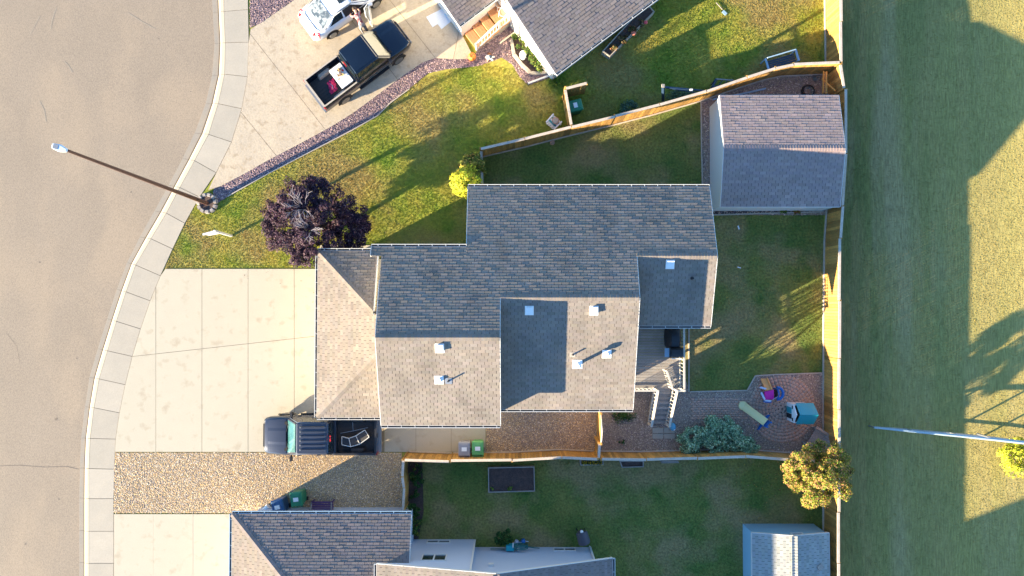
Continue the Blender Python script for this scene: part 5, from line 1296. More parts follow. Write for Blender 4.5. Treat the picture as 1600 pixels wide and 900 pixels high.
# white chair with pot in front of the bin enclosure
t = thing('garden_chair', 'white plastic garden chair outside the bin enclosure fence', 'garden chair')
for x, y in ((-.25, -.22), (.25, -.22), (.25, .24), (-.25, .24)): MB().bar((x, y, 0), (x * .92, y * .92, .42), .05, .04).build('leg', white_p, t)
for k in range(5): MB().box((0, -.20 + k * .10, .42), (.50, .085, .03)).build('seat_slat', teal_p if k % 2 else white_p, t)
for k in range(4): MB().bar((-.18 + k * .12, .26, .43), (-.18 + k * .12, .42, .85), .08, .02).build('back_slat', white_p, t)
for s in (1, -1): MB().bar((s * .29, -.24, .64), (s * .27, .34, .66), .07, .03).build('armrest', white_p, t); MB().bar((s * .29, -.22, .0), (s * .29, -.22, .64), .05, .04, up=(1, 0, 0)).build('arm_post', white_p, t)
gc = P(866, 191, .4); place(t, (gc.x, gc.y, 0), 2.4)
t = thing('flower_pot', 'round tan pot standing on the white garden chair', 'pot', (gc.x, gc.y, .435))
m = MB(); m.lathe((gc.x + .05, gc.y, .44), [(.12, 0), (.17, .22), (.19, .26), (.15, .27)], 14); m.build('pot', terracotta, t, smooth=40); m = MB(); m.lathe((gc.x + .05, gc.y, .66), [(.14, 0), (.14, .06)], 12); m.build('soil_fill', tan_plastic, t)
# north yard: bench by the fence, dark frame round a shrub, dark box frame
t = thing('slatted_bench', 'pale blue framed slatted bench against the north side of the sloping fence', 'bench', tuple(P(1222, 100, 0)))
q0, q1 = P(1199, 106, .5), P(1243, 93, .5); d = (q1 - q0).normalized(); s = Vector((-d.y, d.x, 0)); L_ = (q1 - q0).length
for k in range(4): MB().bar(q0 + s * (.05 + k * .11 - .1), q1 + s * (.05 + k * .11 - .1), .08, .03).build('seat_slat', frame_d, t)
MB().bar(q0 + s * .42 + Vector((0, 0, .32)), q1 + s * .42 + Vector((0, 0, .32)), .05, .09).build('top_rail', frame_b, t)
for k in (0, 1):
    b_ = q0 if k == 0 else q1; e = -d * .05 if k == 0 else d * .05
    MB().bar(b_ + e - s * .15 + Vector((0, 0, .2)), b_ + e + s * .45 + Vector((0, 0, .2)), .10, .05).build('armrest', frame_b, t)
    for w_ in (-.12, .42): MB().bar(at3(b_ + e + s * w_, 0), at3(b_ + e + s * w_, .68), .06, .06, up=(1, 0, 0)).build('leg', frame_b, t)
t = thing('pole_frame', 'dark blue pole frame round a pale green shrub behind the sloping fence', 'frame', tuple(P(1036, 150, 0)))
MB().bar(P(1036, 157, .2), P(1036, 136, 1.9), .12, .12).build('post', frame_d, t); MB().box(P(1036, 134, 1.95), (.14, .14, .10)).build('post_cap', wood_grey, t)
MB().bar(P(1039, 136, 1.6), P(1101, 142, 1.2), .07, .07).build('pole', frame_d, t); MB().bar(P(1040, 137, 1.3), P(1096, 146, .9), .05, .05).build('pole', frame_d, t)
MB().box(P(1080, 140.5, 1.45), (.14, .10, .06)).build('bracket', white_p, t)
t = thing('trellis_box', 'dark open box frame behind the sloping fence, left of the pale bench', 'frame', tuple(P(1125, 130, 0)))
k4 = [(1112, 136), (1119, 123.5), (1146, 125.5), (1140, 131)]
for i in range(4): MB().bar(P(*k4[i], .9), P(*k4[(i + 1) % 4], .9), .06, .05).build('rim_bar', wood_grey if i == 1 else frame_d, t); MB().bar(P(*k4[i], .9), at3(P(*k4[i], .9), 0), .05, .05, up=(1, 0, 0)).build('leg', frame_d, t)
for k in range(3): MB().bar(P(1115 + k * 8, 134, .7), P(1121 + k * 8, 125, .7), .04, .03).build('cross_bar', frame_d, t)
# hose rings north of the shed
for px, py, r, lb_ in ((1275, 123, .16, 'small grey coil of hose in the gravel corner above the large shed'), (1262, 143, .36, 'wide dark coil of cable at the north edge of the large shed')):
    c = P(px, py, .05); t = MB().tube([c + Vector(((r - .01 * k / 6) * math.cos(k * .5), (r - .01 * k / 6) * math.sin(k * .5), .004 * k)) for k in range(50)], .022, 6).build('coil', metal_g if r < .3 else metal_d, None, smooth=60); tag(t, lb_, 'hose coil')
# ---- toys
t = thing('playhouse', 'toy playhouse with teal roof and white front on the paver patio', 'playhouse', tuple(P(1254, 646, 0)))
hx0, hx1 = P(1234.5, 646, .0).x + .35, P(1271, 646, .0).x - .25
hx0 = P(1235, 645, .5).x; hx1 = P(1262, 645, .5).x; hy0, hy1 = P(1250, 659, .7).y, P(1250, 632, .7).y; hm = (hy0 + hy1) / 2; ze_, zr_ = .88, 1.22
fx = hx0
MB().extr([(fx, hy0, .03), (fx, hy0, ze_), (fx, hm, zr_), (fx, hy1, ze_), (fx, hy1, .03)], (.05, 0, 0)).build('front_wall', white_p, t)
MB().extr([(hx1, hy0, .03), (hx1, hy0, ze_), (hx1, hm, zr_), (hx1, hy1, ze_), (hx1, hy1, .03)], (.05, 0, 0)).build('rear_wall', white_p, t)
for y in (hy0, hy1): MB().box(((hx0 + hx1) / 2, y, .46), (hx1 - hx0 - .02, .05, .84)).build('side_wall', white_p, t)
MB().box((fx - .012, hm + .12, .36), (.02, .30, .60)).build('door', teal_p, t); MB().box((fx - .012, hm - .18, .36), (.02, .24, .60)).build('door', interior, t)
for y in (hy0 + .13, hy1 - .13): MB().box((fx - .012, y, .78), (.02, .16, .09)).build('window', interior, t)
for s, y in ((1, hy1 + .10), (-1, hy0 - .10)):
    MB().extr([(fx + .16, hm, zr_ + .04), (fx + .12, y, ze_ - .04), (hx1 + .14, y, ze_ - .04), (hx1 + .22, hm, zr_ + .04)], (0, 0, .04)).build('roof_panel', teal_p, t, bevel=.012)
t = thing('toddler_climber', 'toddler climber with magenta deck, orange ramp and blue tunnel on the patio', 'climber', tuple(P(1205, 612, 0)))
pw = lambda px, py, z: P(px, py, z)
MB().hull8([pw(1189.5, 592, .08), pw(1198.5, 591, .08), pw(1206, 608, .62), pw(1196.5, 610, .62)] + [p + Vector((0, 0, .05)) for p in (pw(1189.5, 592, .08), pw(1198.5, 591, .08), pw(1206, 608, .62), pw(1196.5, 610, .62))]).build('ramp', orange_p, t)
m = MB(); 
for a, b in (((1189.5, 592, .16), (1196.5, 610, .70)), ((1198.5, 591, .16), (1206, 608, .70))): m.bar(pw(*a), pw(*b), .05, .10)
m.build('ramp_edge', orange_p, t)
dk_ = [(1194, 612), (1209, 609), (1209.5, 624), (1196, 625)]; MB().prism([tuple(P(a, b, .62).xy) for a, b in dk_], .55, .63).build('deck', magenta_p, t, bevel=.01)
for (a, b), (c_, d_) in (((1186, 606), (1196, 609)), ((1188, 614), (1194, 626)), ((1194, 627), (1204, 628)), ((1206, 626), (1214, 621))):
    MB().hull8([P(a, b, .1), P(c_, d_, .1), P(c_, d_, .1) + Vector((.05, .05, 0)), P(a, b, .1) + Vector((.05, .05, 0)), P(a, b, .88), P(c_, d_, .92), P(c_, d_, .92) + Vector((.08, .08, 0)), P(a, b, .88) + Vector((.08, .08, 0))]).build('side_panel', lilac_p, t, bevel=.02)
tc = P(1216, 615, .5); MB(Matrix.Translation((tc.x, tc.y, 0))).tube([(.28 * math.cos(a), .30 * math.sin(a), .42) for a in np.linspace(-1.7, 1.7, 12)], .08, 8).build('tunnel_arch', blue_p, t, smooth=50)
MB(Matrix.Translation((tc.x, tc.y, 0))).tube([(-.05, -.22, .05), (-.05, -.22, .6), (-.05, .0, .75), (-.05, .22, .6), (-.05, .22, .05)], .05, 8).build('tunnel_arch', blue_p, t, smooth=50)
MB().box((tc.x - .06, tc.y, .36), (.14, .36, .1)).build('tunnel_floor', interior, t)
MB().box(P(1199, 627.5, .3), (.35, .08, .3)).build('lower_step', blue_p, t, bevel=.02)
t = thing('toy_slide', 'cream toddler slide with blue ladder base on the paver patio', 'slide', tuple(P(1185, 650, 0)))
s0, s1 = P(1161, 634, .08), P(1196, 660, .72); d = (s1 - s0).normalized(); sd = Vector((-d.y, d.x, 0)).normalized()
m = MB(); m.bar(s0, s1, .34, .04); m.build('slide_chute', cream_p, t)
for s in (-1, 1): MB().bar(s0 + sd * s * .18 + Vector((0, 0, .05)), s1 + sd * s * .18 + Vector((0, 0, .05)), .04, .13).build('slide_edge', cream_p, t, bevel=.01)
MB().prism([tuple((at3(s0, 0) + Vector((math.cos(a) * .24, math.sin(a) * .24, 0))).xy) for a in np.linspace(0, 2 * PI, 12, endpoint=False)], .03, .12).build('slide_foot', cream_p, t, bevel=.02)
l0, l1 = P(1203, 651, .35), P(1187, 673, .35)
MB().hull8([at3(l0, .03) + Vector((-.08, .05, 0)), at3(l1, .03) + Vector((-.08, -.05, 0)), at3(l1, .03) + Vector((.12, .0, 0)), at3(l0, .03) + Vector((.14, .08, 0)), at3(l0, .16) + Vector((-.05, 0, 0)), at3(l1, .16) + Vector((-.05, 0, 0)), at3(l1, .16) + Vector((.08, .03, 0)), at3(l0, .16) + Vector((.1, .05, 0))]).build('base_foot', blue_p, t, bevel=.03)
mid = P(1198, 662, .5)
for s in (-1, 1): MB().bar(at3(mid + sd * s * .17, .1), at3(mid + sd * s * .15, .85), .05, .10, up=(1, 0, 0)).build('ladder_side', blue_p, t)
for k in range(3): MB().bar(at3(mid - sd * .16, .22 + k * .2), at3(mid + sd * .16, .22 + k * .2), .10, .04).build('rung', blue_p, t)
# weathered wooden chair
t = thing('wooden_lounge_chair', 'weathered grey wooden lounge chair in the corner beside the yellow tree', 'chair')
for k in range(6): MB().bar((-.36, -.38 + k * .15, .34 + 0), (.22, -.38 + k * .15, .42), .135, .025).build('seat_slat', wood_grey, t)
for k in range(6): MB().bar((.20, -.38 + k * .15, .40), (.58, -.38 + k * .15, .86), .135, .025).build('back_slat', wood_grey, t)
for s in (1, -1):
    MB().bar((-.48, s * .46, .0), (.5, s * .44, .34), .05, .10).build('side_rail', wood_grey, t); MB().bar((-.5, s * .52, .56), (.38, s * .50, .56), .12, .03).build('armrest', wood_grey, t); MB().bar((-.40, s * .5, 0), (-.40, s * .5, .55), .06, .06, up=(1, 0, 0)).build('leg', wood_grey, t)
    MB().bar((.42, s * .48, 0), (.36, s * .48, .56), .06, .06, up=(1, 0, 0)).build('leg', wood_grey, t)
q = P(1279, 688, .5); place(t, (q.x, q.y, .02), -.55)
# barbecues on the deck
t = thing('covered_barbecue', 'long barbecue under a black cover on the back deck', 'barbecue')
m = MB(); sec = [(-.62, .16, .55), (-.45, .30, .95), (0, .33, 1.05), (.35, .30, 1.0), (.55, .20, .75)]
m.loft([[(w_ * 1.05, x, 0), (w_ * 1.05, x, z * .7), (w_ * .6, x, z), (-w_ * .6, x, z), (-w_ * 1.05, x, z * .7), (-w_ * 1.05, x, 0)] for x, w_, z in sec]); m.build('cover', M('black_cover', (.012, .016, .022), .6, bump=.5, bscale=6, bdist=.05), t, smooth=50)
q = P(1054, 527, ZD + .8); place(t, (q.x, q.y, ZD), 0)
t = thing('gas_grill', 'black gas grill with side shelf at the corner of the back deck', 'barbecue')
m = MB(); m.box((0, 0, .42), (.62, .5, .75)); m.build('cabinet', metal_d, t, bevel=.02); m = MB(); m.loft([[(-.33, -.26, .82), (.33, -.26, .82), (.33, .26, .82), (-.33, .26, .82)], [(-.31, -.2, 1.02), (.31, -.2, 1.02), (.31, .22, 1.02), (-.31, .22, 1.02)], [(-.27, -.05, 1.1), (.27, -.05, 1.1), (.27, .15, 1.1), (-.27, .15, 1.1)]]); m.build('hood', metal_d, t, smooth=40)
m = MB(); m.box((-.45, 0, .84), (.22, .42, .03)); m.build('side_shelf', frame_b, t); m = MB(); m.tube([(-.25, -.29, .95), (.25, -.29, .95)], .016, 6); m.build('handle', white_p, t)
for k in range(3): MB().ball((-.18 + .18 * k, -.28, .80), .03, 8, 5).build('knob', white_p, t)
q = P(1057, 551, ZD + .9); place(t, (q.x, q.y, ZD), 0)
t = thing('garden_tool_pole', 'thin pale metal pole leaning on the little deck gate', 'pole', tuple(P(1052, 590, ZD)))
MB().tube([P(1048, 582, ZD + .9), P(1055, 606, ZD + .05)], .018, 6).build('pole', metal_g, t); MB().tube([P(1056, 604, ZD + .3), P(1066, 596, ZD + .3)], .016, 6).build('pole', metal_g, t)
t = thing('blue_bag', 'light blue bag at the foot of the back deck steps', 'bag', tuple(P(1051, 668, 0))); MB().ball(P(1051, 667, .18), (.17, .22, .18), 10, 7).build('bag_body', M('light_blue_bag', (.10, .34, .48), .5), t, smooth=80); MB().ball(P(1053, 671, .25), (.08, .06, .08), 8, 5).build('bag_top', white_p, t)
# things along the south house wall
t = thing('covered_smoker', 'dark grey covered smoker barrel at the corner of the south house', 'barbecue', tuple(P(912, 845, 0)))
m = MB(); q0, q1 = P(909, 833, .95), P(914, 851, .95); m.tube([at3(q0, .6), at3(q0.lerp(q1, .06), .72), at3(q0.lerp(q1, .94), .72), at3(q1, .6)], [.10, .29, .31, .12], 14); m.build('barrel', M('dark_grey_cover', (.075, .07, .085), .7), t, smooth=50)
for s in (0.15, .85): p = q0.lerp(q1, s); [MB().bar((p.x + e, p.y, 0), (p.x + e * .8, p.y, .6), .05, .05, up=(0, 1, 0)).build('leg', metal_d, t) for e in (-.22, .22)]
MB().ball(P(909, 831, .9), .09, 8, 6).build('cap', white_p, t, smooth=60)
t = thing('hose_reel', 'teal wall mounted hose reel on the pale wall behind the green shrub', 'hose reel', tuple(P(797, 855, 0)))
hw = P(797, 857, .6).x; MB().box((hw, wy2 + .22, .65), (.42, .3, .35)).build('reel_box', teal_p, t, bevel=.03); MB().tube([(hw - .3, wy2 + .1, .55), (hw - 1.0, wy2 + .08, .5)], .02, 6).build('hose', hose_m, t); MB().tube([(hw + .15, wy2 + .25, .8), (hw + .15, wy2 + .5, .85)], .03, 6).build('spout', white_p, t); MB().ball((hw + .42, wy2 + .12, .6), .09, 8, 6).build('tap_cover', white_p, t)
for px, py, mm, lb_ in ((807, 846, lilac_p, 'small grey watering can on the lawn by the pale wall'), (817.5, 844.5, blue_p, 'small blue watering can on the lawn by the pale wall')):
    t = thing('watering_can', lb_, 'watering can', tuple(P(px, py, 0))); q = P(px, py, 0); MB().lathe(q, [(.11, .0), (.12, .05), (.10, .24), (.05, .28)], 12).build('can_body', mm, t, smooth=40); MB().tube([q + Vector((.1, 0, .08)), q + Vector((.26, .04, .28))], [.025, .02], 6).build('spout', white_p, t)
    MB().tube([q + Vector((-.1, 0, .08)), q + Vector((-.18, 0, .2)), q + Vector((-.06, 0, .3))], .012, 5).build('handle', mm, t)
t = thing('wood_stump', 'small round tree stump on the back lawn under the sloping fence', 'stump', tuple(P(863, 223, 0))); MB().lathe(P(863, 223, 0), [(.13, 0), (.11, .16)], 12).build('stump', terracotta, t)
for px, py in ((1154, 356), (1155, 418)):
    pass
t = thing('lawn_litter', 'small white scrap on the back lawn, nearer the large shed', 'litter', tuple(P(1154, 356, 0))); MB().box(P(1154, 355.5, .03), (.07, .20, .03), .3).build('scrap', white_p, t)
t = thing('lawn_litter', 'small white scrap on the back lawn, nearer the house roof corner', 'litter', tuple(P(1155, 418, 0))); MB().box(P(1155, 418, .03), (.18, .05, .03), -.3).build('scrap', white_p, t)
t = thing('clay_scoop', 'narrow grey garden spade lying on the neighbour lawn at the top', 'spade', tuple(P(1125, 12, 0))); MB().bar(P(1119, 4, .05), P(1129, 15, .05), .035, .03).build('handle', wood_grey, t); MB().box(P(1132, 20, .04), (.16, .26, .02), .8).build('blade', frame_b, t)

# ================================================================== PLANTS
def leaves(name, pts, size, cols, parent, dirs=None, up=.35, var=.25, mat=None):
    """pts (n,3); one bent leaf quad each"""
    n = len(pts); pts = np.asarray(pts)
    nv = RNG.normal(0, 1, (n, 3)); 
    if dirs is not None: nv = nv * .55 + dirs
    nv[:, 2] += up; nv /= np.linalg.norm(nv, axis=1)[:, None]
    a = np.cross(nv, RNG.normal(0, 1, (n, 3))); a /= np.linalg.norm(a, axis=1)[:, None]; b = np.cross(nv, a)
    s = (RNG.uniform(.6, 1.3, n) * size)[:, None]
    V = np.stack([pts - a * s, pts - b * s * .55 + nv * s * .12, pts + a * s, pts + b * s * .55 + nv * s * .12], 1).reshape(-1, 3)
    F = np.arange(n * 4).reshape(-1, 4); cols = np.array(cols)
    c = cols[RNG.integers(0, len(cols), n)] * np.clip(RNG.normal(1, var, (n, 1)), .5, 1.6)
    return np_mesh(name, V, F, mat or leaf_m, np.repeat(c, 4, 0), parent)
def crown_pts(c, R, ncl, rcl, per, squash=.75, low=-.2, seed=None):
    P_, D_ = [], []
    for k in range(ncl):
        d = RNG.normal(0, 1, 3); d /= np.linalg.norm(d)
        if d[2] < low: d[2] = -d[2] * .4
        q = RNG.uniform(.45, 1.0) ** .6 * RNG.uniform(.85, 1.08)
        cc = np.array(c) + d * np.array(R) * q; r = rcl * RNG.uniform(.6, 1.25)
        e = RNG.normal(0, 1, (per, 3)); e /= np.linalg.norm(e, axis=1)[:, None]
        rr = r * RNG.uniform(.5, 1.0, per)[:, None]
        P_.append(cc + e * rr * np.array([1, 1, squash])); D_.append(e * .7 + d * .5)
    return np.concatenate(P_), np.concatenate(D_)
def tree(name, label, cat, base, c, R, ncl, rcl, per, size, cols, trunk=.12, limbs=7, twigs=0, twig_c=None, low=-.2, bmat=None, var=.25):
    t = thing(name, label, cat, (base[0], base[1], 0)); b = Vector((base[0], base[1], 0)); c = Vector(c)
    m = MB(); fork = b.lerp(at3(c, 0), .5); fork.z = c.z * .45
    m.tube([b, b.lerp(fork, .5) + Vector((.03, .02, 0)), fork], [trunk, trunk * .8, trunk * .65], 8); m.build('trunk', bmat or bark, t, smooth=50)
    for k in range(limbs):
        a = 2 * PI * k / limbs + random.uniform(-.3, .3); e = c + Vector((R[0] * .75 * math.cos(a), R[1] * .75 * math.sin(a), random.uniform(-.1, .5) * R[2]))
        md = fork.lerp(e, .5) + Vector((0, 0, .15)); MB().tube([fork - Vector((0, 0, .1)), md, e], [trunk * .5, trunk * .3, trunk * .08], 6).build('limb', bmat or bark, t)
    p, d = crown_pts(c, R, ncl, rcl, per, low=low); o = leaves('crown', p, size, cols, t, d, var=var); o['kind'] = 'stuff'
    return t
PC = P(483, 343, 2.7)
PUR = [(.050, .022, .045), (.035, .016, .036), (.075, .032, .055), (.10, .055, .075), (.030, .018, .040), (.13, .085, .10)]
pc0 = (PC.x, PC.y, 2.45)
t = thing('purple_tree', 'purple leaved tree with bare pale twigs at its centre on the front lawn', 'tree', (PC.x + .5, PC.y - .3, 0))
b0_ = Vector((PC.x + .5, PC.y - .3, 0)); fk = Vector((PC.x + .2, PC.y - .1, 1.3))
MB().tube([b0_, b0_.lerp(fk, .5), fk], [.14, .11, .09], 9).build('trunk', bark, t, smooth=50)
lobes = [(-.9, 1.15, 2.7, .75), (-.15, 1.55, 2.5, .62), (.55, 1.15, 2.9, .8), (1.35, .95, 2.1, .75), (1.95, .35, 1.7, .62), (1.6, -.35, 1.7, .78), (1.95, -.95, 1.5, .55), (.9, -1.1, 2.0, .8), (.2, -1.55, 2.2, .7), (-.55, -1.7, 2.0, .62), (-.9, -.95, 2.8, .8), (-1.75, -.75, 2.0, .62), (-1.6, .25, 2.4, .72), (-2.15, -.25, 1.7, .42), (-.7, .3, 3.3, .7), (.75, .3, 3.1, .65), (.1, -.7, 3.6, .6), (-.2, .9, 3.3, .5), (1.0, -1.75, 1.6, .45), (2.3, -.15, 1.4, .35), (-1.2, 1.1, 1.7, .6), (0, 0, 1.6, 1.3), (1.2, 0, 1.4, .9), (-1.0, -.9, 1.3, .9), (-.9, .6, 1.3, .8)]
Ps, Ds = [], []
for lx, ly, lz, lr in lobes:
    p_, d_ = crown_pts((PC.x + lx, PC.y + ly, lz), (lr, lr, lr * .8), 16, .26, 130, low=-.4); Ps.append(p_); Ds.append(d_)
    e = Vector((PC.x + lx, PC.y + ly, lz)); MB().tube([fk, fk.lerp(e, .5) + Vector((0, 0, .1)), e], [.06, .035, .012], 6).build('limb', bark, t)
o = leaves('crown', np.concatenate(Ps), .055, PUR, t, np.concatenate(Ds), var=.35); o['kind'] = 'stuff'
# bare twig fans at the heart
bt = MB()
for org, n_, sp_ in (((PC.x - .05, PC.y + .45, 3.75), 18, .8), ((PC.x + .35, PC.y - .55, 3.8), 13, .65)):
    o_ = Vector(org)
    for k in range(n_):
        a = random.uniform(0, 2 * PI); L_ = random.uniform(.5, 1.0) * sp_; e = o_ + Vector((L_ * math.cos(a), L_ * math.sin(a), random.uniform(.25, .6)))
        md = o_.lerp(e, .5) + Vector((random.uniform(-.08, .08), random.uniform(-.08, .08), .12)); bt.tube([o_ - Vector((0, 0, .6)), md, e], [.018, .011, .005], 5, cap=False)
        for _ in range(3): s0_ = md.lerp(e, random.random()); a2_ = a + random.uniform(-1, 1); bt.tube([s0_, s0_ + Vector((.25 * math.cos(a2_), .25 * math.sin(a2_), .12))], [.014, .006], 4, cap=False)
bt.build('bare_twigs', branch_w, t)
YEL = [(.60, .60, .04), (.46, .52, .04), (.70, .66, .06), (.34, .42, .04), (.52, .42, .05)]
q = P(727, 283, 1.6); tree('yellow_bush', 'bright yellow green bush at the corner of the main house', 'bush', (q.x, q.y), (q.x, q.y, 1.45), (.68, .68, .9), 110, .25, 130, .055, YEL, .05, 4)
q = P(736, 259, 1.3); tree('olive_bush', 'olive and orange tinged bush just above the bright yellow one', 'bush', (q.x, q.y), (q.x, q.y, 1.1), (.6, .55, .75), 80, .25, 100, .065, [(.16, .20, .03), (.24, .24, .04), (.40, .26, .06), (.12, .15, .03), (.34, .36, .04)], .05, 4)
AUT = [(.14, .24, .025), (.20, .29, .03), (.33, .31, .04), (.46, .26, .06), (.38, .18, .09), (.09, .16, .02), (.46, .34, .06), (.40, .24, .12)]
def lobed(name, label, base, c, lobes, cols, size, per, ncl=14, rcl=.24, trunk=.1):
    t = thing(name, label, 'tree', (base[0], base[1], 0)); b0 = Vector((base[0], base[1], 0)); fk = b0.lerp(Vector((c[0], c[1], 0)), .5); fk.z = c[2] * .45
    MB().tube([b0, b0.lerp(fk, .5), fk], [trunk, trunk * .8, trunk * .65], 9).build('trunk', bark, t, smooth=50); Ps, Ds = [], []
    for lx, ly, lz, lr in lobes:
        p_, d_ = crown_pts((c[0] + lx, c[1] + ly, lz), (lr, lr, lr * .8), ncl, rcl, per, low=-.4); Ps.append(p_); Ds.append(d_)
        e = Vector((c[0] + lx, c[1] + ly, lz)); MB().tube([fk, fk.lerp(e, .5) + Vector((0, 0, .1)), e], [trunk * .5, trunk * .3, .01], 6).build('limb', bark, t)
    leaves('crown', np.concatenate(Ps), size, cols, t, np.concatenate(Ds), var=.32)['kind'] = 'stuff'; return t
q = P(1283, 745, 2.9); b_ = P(1268, 732, 0)
lobed('autumn_tree', 'tree turning yellow and orange over the fence corner at lower right', (b_.x, b_.y), (q.x, q.y, 2.6), [(-.75, .85, 2.6, .55), (.1, 1.15, 2.3, .45), (.8, .9, 2.7, .6), (1.2, .2, 2.3, .5), (.95, -.55, 2.7, .55), (.35, -1.1, 2.2, .5), (-.45, -.85, 2.7, .6), (-1.0, -.35, 2.2, .45), (-1.15, .35, 2.5, .5), (0, 0, 3.3, .65), (.5, .35, 3.2, .5), (-.4, .3, 3.1, .5), (0, -.1, 1.7, .9), (.7, .2, 1.5, .6), (-.6, -.2, 1.6, .6), (1.5, .55, 1.9, .3), (.0, -1.5, 1.8, .28)], AUT, .042, 165)
# fallen leaves and weeds
def litter(name, label, c, r, n, cols, size=.035):
    x = RNG.normal(c[0], r, n); y = RNG.normal(c[1], r, n); o = leaves(name, np.stack([x, y, RNG.uniform(.02, .06, n)], 1), size, cols, None, up=2.0); tag(o, label, 'fallen leaves', kind='stuff')
litter('fallen_leaves', 'scattered yellow and brown leaves on the lawn under the autumn tree', (q.x - .8, q.y - .6), 1.6, 420, AUT)
litter('fallen_leaves', 'scattered dark purple leaves on the lawn round the purple tree', (PC.x + .3, PC.y), 1.9, 400, PUR)
for label, ln in (('weeds growing along the south side of the orange fence', [(640, 727), (760, 727), (900, 723)]), ('weeds along the foot of the east fence on the field side', [(1291.5, 340), (1291.5, 500), (1291.5, 700)]), ('weeds along the north side of the sloping fence', [(760, 228), (880, 200), (1000, 172), (1160, 120)])):
    pts = []
    for (ax, ay), (bx, by) in zip(ln, ln[1:]):
        A_, B_ = P(ax, ay), P(bx, by); n_ = int((B_ - A_).length * 40); tt = RNG.uniform(0, 1, n_); keep = np.sin(tt * 23 + ax) + np.sin(tt * 51) > .2
        for k in tt[keep]: p_ = A_.lerp(B_, float(k)); pts.append((p_.x + random.gauss(0, .07), p_.y + random.gauss(0, .07), random.uniform(.03, .16)))
    tag(leaves('weeds', np.array(pts), .045, [(.08, .14, .02), (.16, .18, .04), (.24, .20, .07)], None), label, 'weeds', kind='stuff')
q = P(1590, 715, .6); tree('yellow_shrub', 'bright yellow shrub at the right edge of the field', 'bush', (q.x, q.y), (q.x, q.y, .6), (.9, .9, .55), 40, .3, 80, .06, YEL, .05, 4)
# silver green spreading shrub
SIL = [(.32, .48, .27), (.44, .60, .36), (.19, .32, .17), (.54, .66, .44), (.12, .21, .11)]
for k, (px, py, rx_, ry_) in enumerate(((1118, 684, 1.95, .95),)):
    q = P(px, py, .7); t = thing('silver_shrub', 'spreading silver green shrub between the paver path and south fence', 'shrub', (q.x, q.y, 0))
    Ps, Ds = [], []
    for (ax, ay, rr_) in ((1085, 685, .75), (1100, 680, .7), (1122, 665, .75), (1118, 695, .75), (1140, 690, .7), (1158, 694, .6), (1172, 700, .45), (1132, 668, .6), (1078, 698, .55), (1145, 675, .5)):
        qq = P(ax, ay, .6); p_, d_ = crown_pts((qq.x, qq.y, .45), (rr_, rr_ * .8, .45), 34, .18, 90, low=0.0); Ps.append(p_); Ds.append(d_)
        MB().tube([(q.x, q.y, .05), (qq.x, qq.y, .6)], [.05, .02], 6).build('stem', bark, t)
    leaves('foliage', np.concatenate(Ps), .05, SIL, t, np.concatenate(Ds), var=.3)['kind'] = 'stuff'
def bush(label, px, py, r, h, cols, n=14, per=50, size=.05, name='shrub', cat='shrub', ry=None):
    q = P(px, py, h * .6); t = thing(name, label, cat, (q.x, q.y, 0)); MB().tube([(q.x, q.y, 0), (q.x, q.y, h * .6)], [.03, .015], 5).build('stem', bark, t)
    p_, d_ = crown_pts((q.x, q.y, h * .55), (r, ry or r, h * .5), n, r * .35, per, low=0); leaves('foliage', p_, size, cols, t, d_, var=.3)['kind'] = 'stuff'; return t
GRN = [(.03, .09, .02), (.05, .13, .03), (.02, .06, .015), (.08, .16, .03)]
bush('pale green round shrub inside the dark pole frame', 1062, 149, .62, .9, [(.12, .20, .12), (.18, .26, .15), (.08, .14, .08)], 26, 60, .04, ry=.4)
bush('pale green shrub against the north side of the sloping fence', 980, 168, .5, .7, [(.10, .18, .12), (.16, .26, .17), (.06, .11, .07)], 20, 60, .04, ry=.35)
bush('dark green leafy shrub by the pale wall of the south house', 786, 838, .45, .9, GRN, 26, 70, .05)
bush('low green creeping plant at the foot of the main house near the arched gate', 975, 651, .75, .3, GRN, 16, 50, .04, 'ground_plant', 'plant', ry=.22)
bush('small green plant in the gravel between arched gate and deck steps', 971, 690, .16, .2, GRN, 6, 40, .03, 'ground_plant', 'plant')
for k, (px, py, r) in enumerate(((648, 738, .35), (653, 752, .3), (646, 772, .25), (640, 792, .3), (652, 800, .25), (650, 815, .3), (648, 829, .3))):
    lab = ['topmost leafy plant in the bed along the low grey fence', 'second leafy plant from the top in the bed along the low grey fence', 'middle leafy plant in the bed along the low grey fence', 'bright green plant in the bed just above the south garage corner', 'dark green plant beside the south garage roof corner', 'olive plant beside the south garage roof edge', 'lowest yellowing plant beside the south garage roof edge'][k]
    bush(lab, px, py, r, .5, GRN + ([(.25, .26, .04)] if k in (0, 5, 6) else []), 10, 40, .06, 'bed_plant', 'plant')
for px, py, r, lab in ((812, 62, .42, 'green flowering plant at the top of the teardrop bed'), (824, 76, .36, 'green plant in the middle of the teardrop bed'), (835, 90, .42, 'green plant beside the white boulder, below it'), (846, 102, .34, 'lowest green plant in the teardrop bed by the house corner')):
    bush(lab, px, py, r, .5, [(.06, .13, .02), (.12, .18, .03), (.20, .22, .04), (.04, .09, .02)], 14, 45, .05, 'bed_plant', 'plant')
for px, py, r, lab in ((958, 76, .25, 'orange leaved plant at the lower end of the long raised bed'), (972, 63, .3, 'dark green plant in the long raised bed'), (988, 50, .3, 'russet plant in the middle of the long raised bed'), (1003, 35, .25, 'leafy plant near the red flower in the long raised bed')):
    bush(lab, px, py, r, .6, [(.10, .12, .03), (.28, .13, .05), (.05, .08, .03), (.30, .20, .10)], 10, 40, .05, 'bed_plant', 'plant')
q = P(1009, 35, .7); tag(MB().ball(q, .10, 10, 6).build('red_flower', M('pink_red_petals', (.75, .10, .12), .6), None, smooth=60), 'single pinkish red flower head at the upper end of the long raised bed', 'flower')
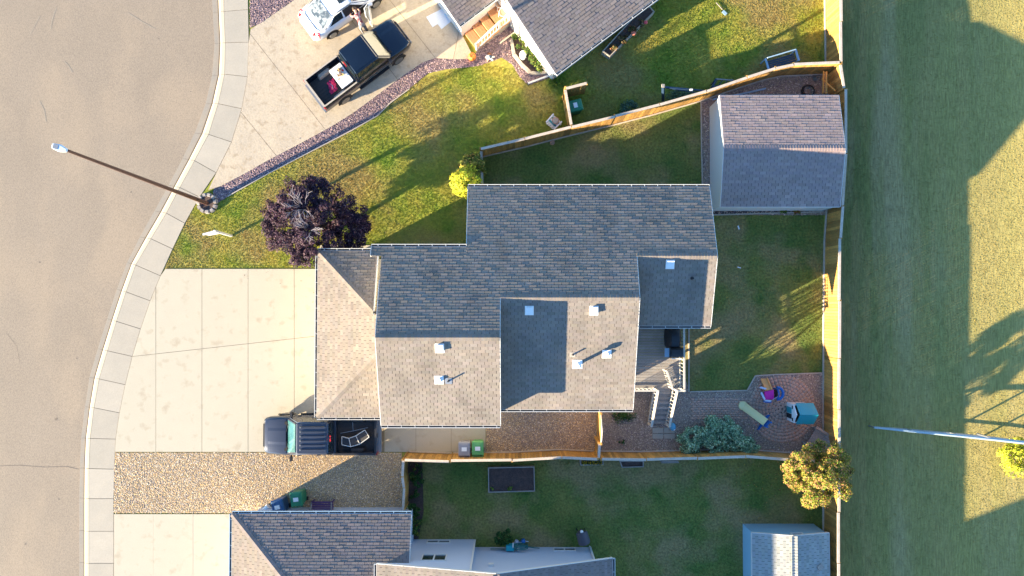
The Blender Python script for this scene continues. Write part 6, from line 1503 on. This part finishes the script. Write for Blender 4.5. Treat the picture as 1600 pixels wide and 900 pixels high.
q = P(990, 52, .65); tag(MB().ball(q, (.14, .11, .08), 10, 6).build('coral_flower', M('coral_petals', (.60, .18, .12), .6), None, smooth=60), 'coral flower head in the middle of the long raised bed', 'flower')
# yellow flowers in the small box
pp = np.stack([RNG.uniform(P(909, 722, .35).x, P(941, 722, .35).x, 420), RNG.uniform(P(0, 726, .35).y, P(0, 720, .35).y, 420), RNG.uniform(.26, .42, 420)], 1)
o = leaves('yellow_flowers', pp, .035, [(.65, .42, .02), (.04, .10, .02), (.75, .52, .03), (.03, .07, .02)], tf); o['kind'] = 'stuff'
for px, py, r, lab in ((770, 762, .12, 'tiny seedling in the bare raised bed, left'), (797, 761, .15, 'small yellow green seedling in the bare raised bed, middle')):
    bush(lab, px, py, r, .5, [(.12, .20, .03), (.25, .30, .05)], 5, 30, .04, 'seedling', 'plant')
for px, py, r, lab in ((870, 128, .4, 'grassy weeds at the south corner of the north house'), (1225, 328, .22, 'green flowering plant in the bed south of the large shed'), (1245, 328, .2, 'red flowering plant in the bed south of the large shed')):
    bush(lab, px, py, r, .22, [(.12, .18, .02), (.20, .24, .04)] + ([(.5, .05, .06)] if '1245' in str(px) else []), 9, 40, .04, 'ground_plant', 'plant')

# ================================================================== GRASS
EX = HARD + FOOT
grass('lawn_grass', FRONT, 520, .050, blade_l, 'sunlit yellowing grass of the front and northern lawns', EX)
BN = [(753, 235), (870, 208), (1000, 180), (1094, 155), (1096, 300), (753, 300)]
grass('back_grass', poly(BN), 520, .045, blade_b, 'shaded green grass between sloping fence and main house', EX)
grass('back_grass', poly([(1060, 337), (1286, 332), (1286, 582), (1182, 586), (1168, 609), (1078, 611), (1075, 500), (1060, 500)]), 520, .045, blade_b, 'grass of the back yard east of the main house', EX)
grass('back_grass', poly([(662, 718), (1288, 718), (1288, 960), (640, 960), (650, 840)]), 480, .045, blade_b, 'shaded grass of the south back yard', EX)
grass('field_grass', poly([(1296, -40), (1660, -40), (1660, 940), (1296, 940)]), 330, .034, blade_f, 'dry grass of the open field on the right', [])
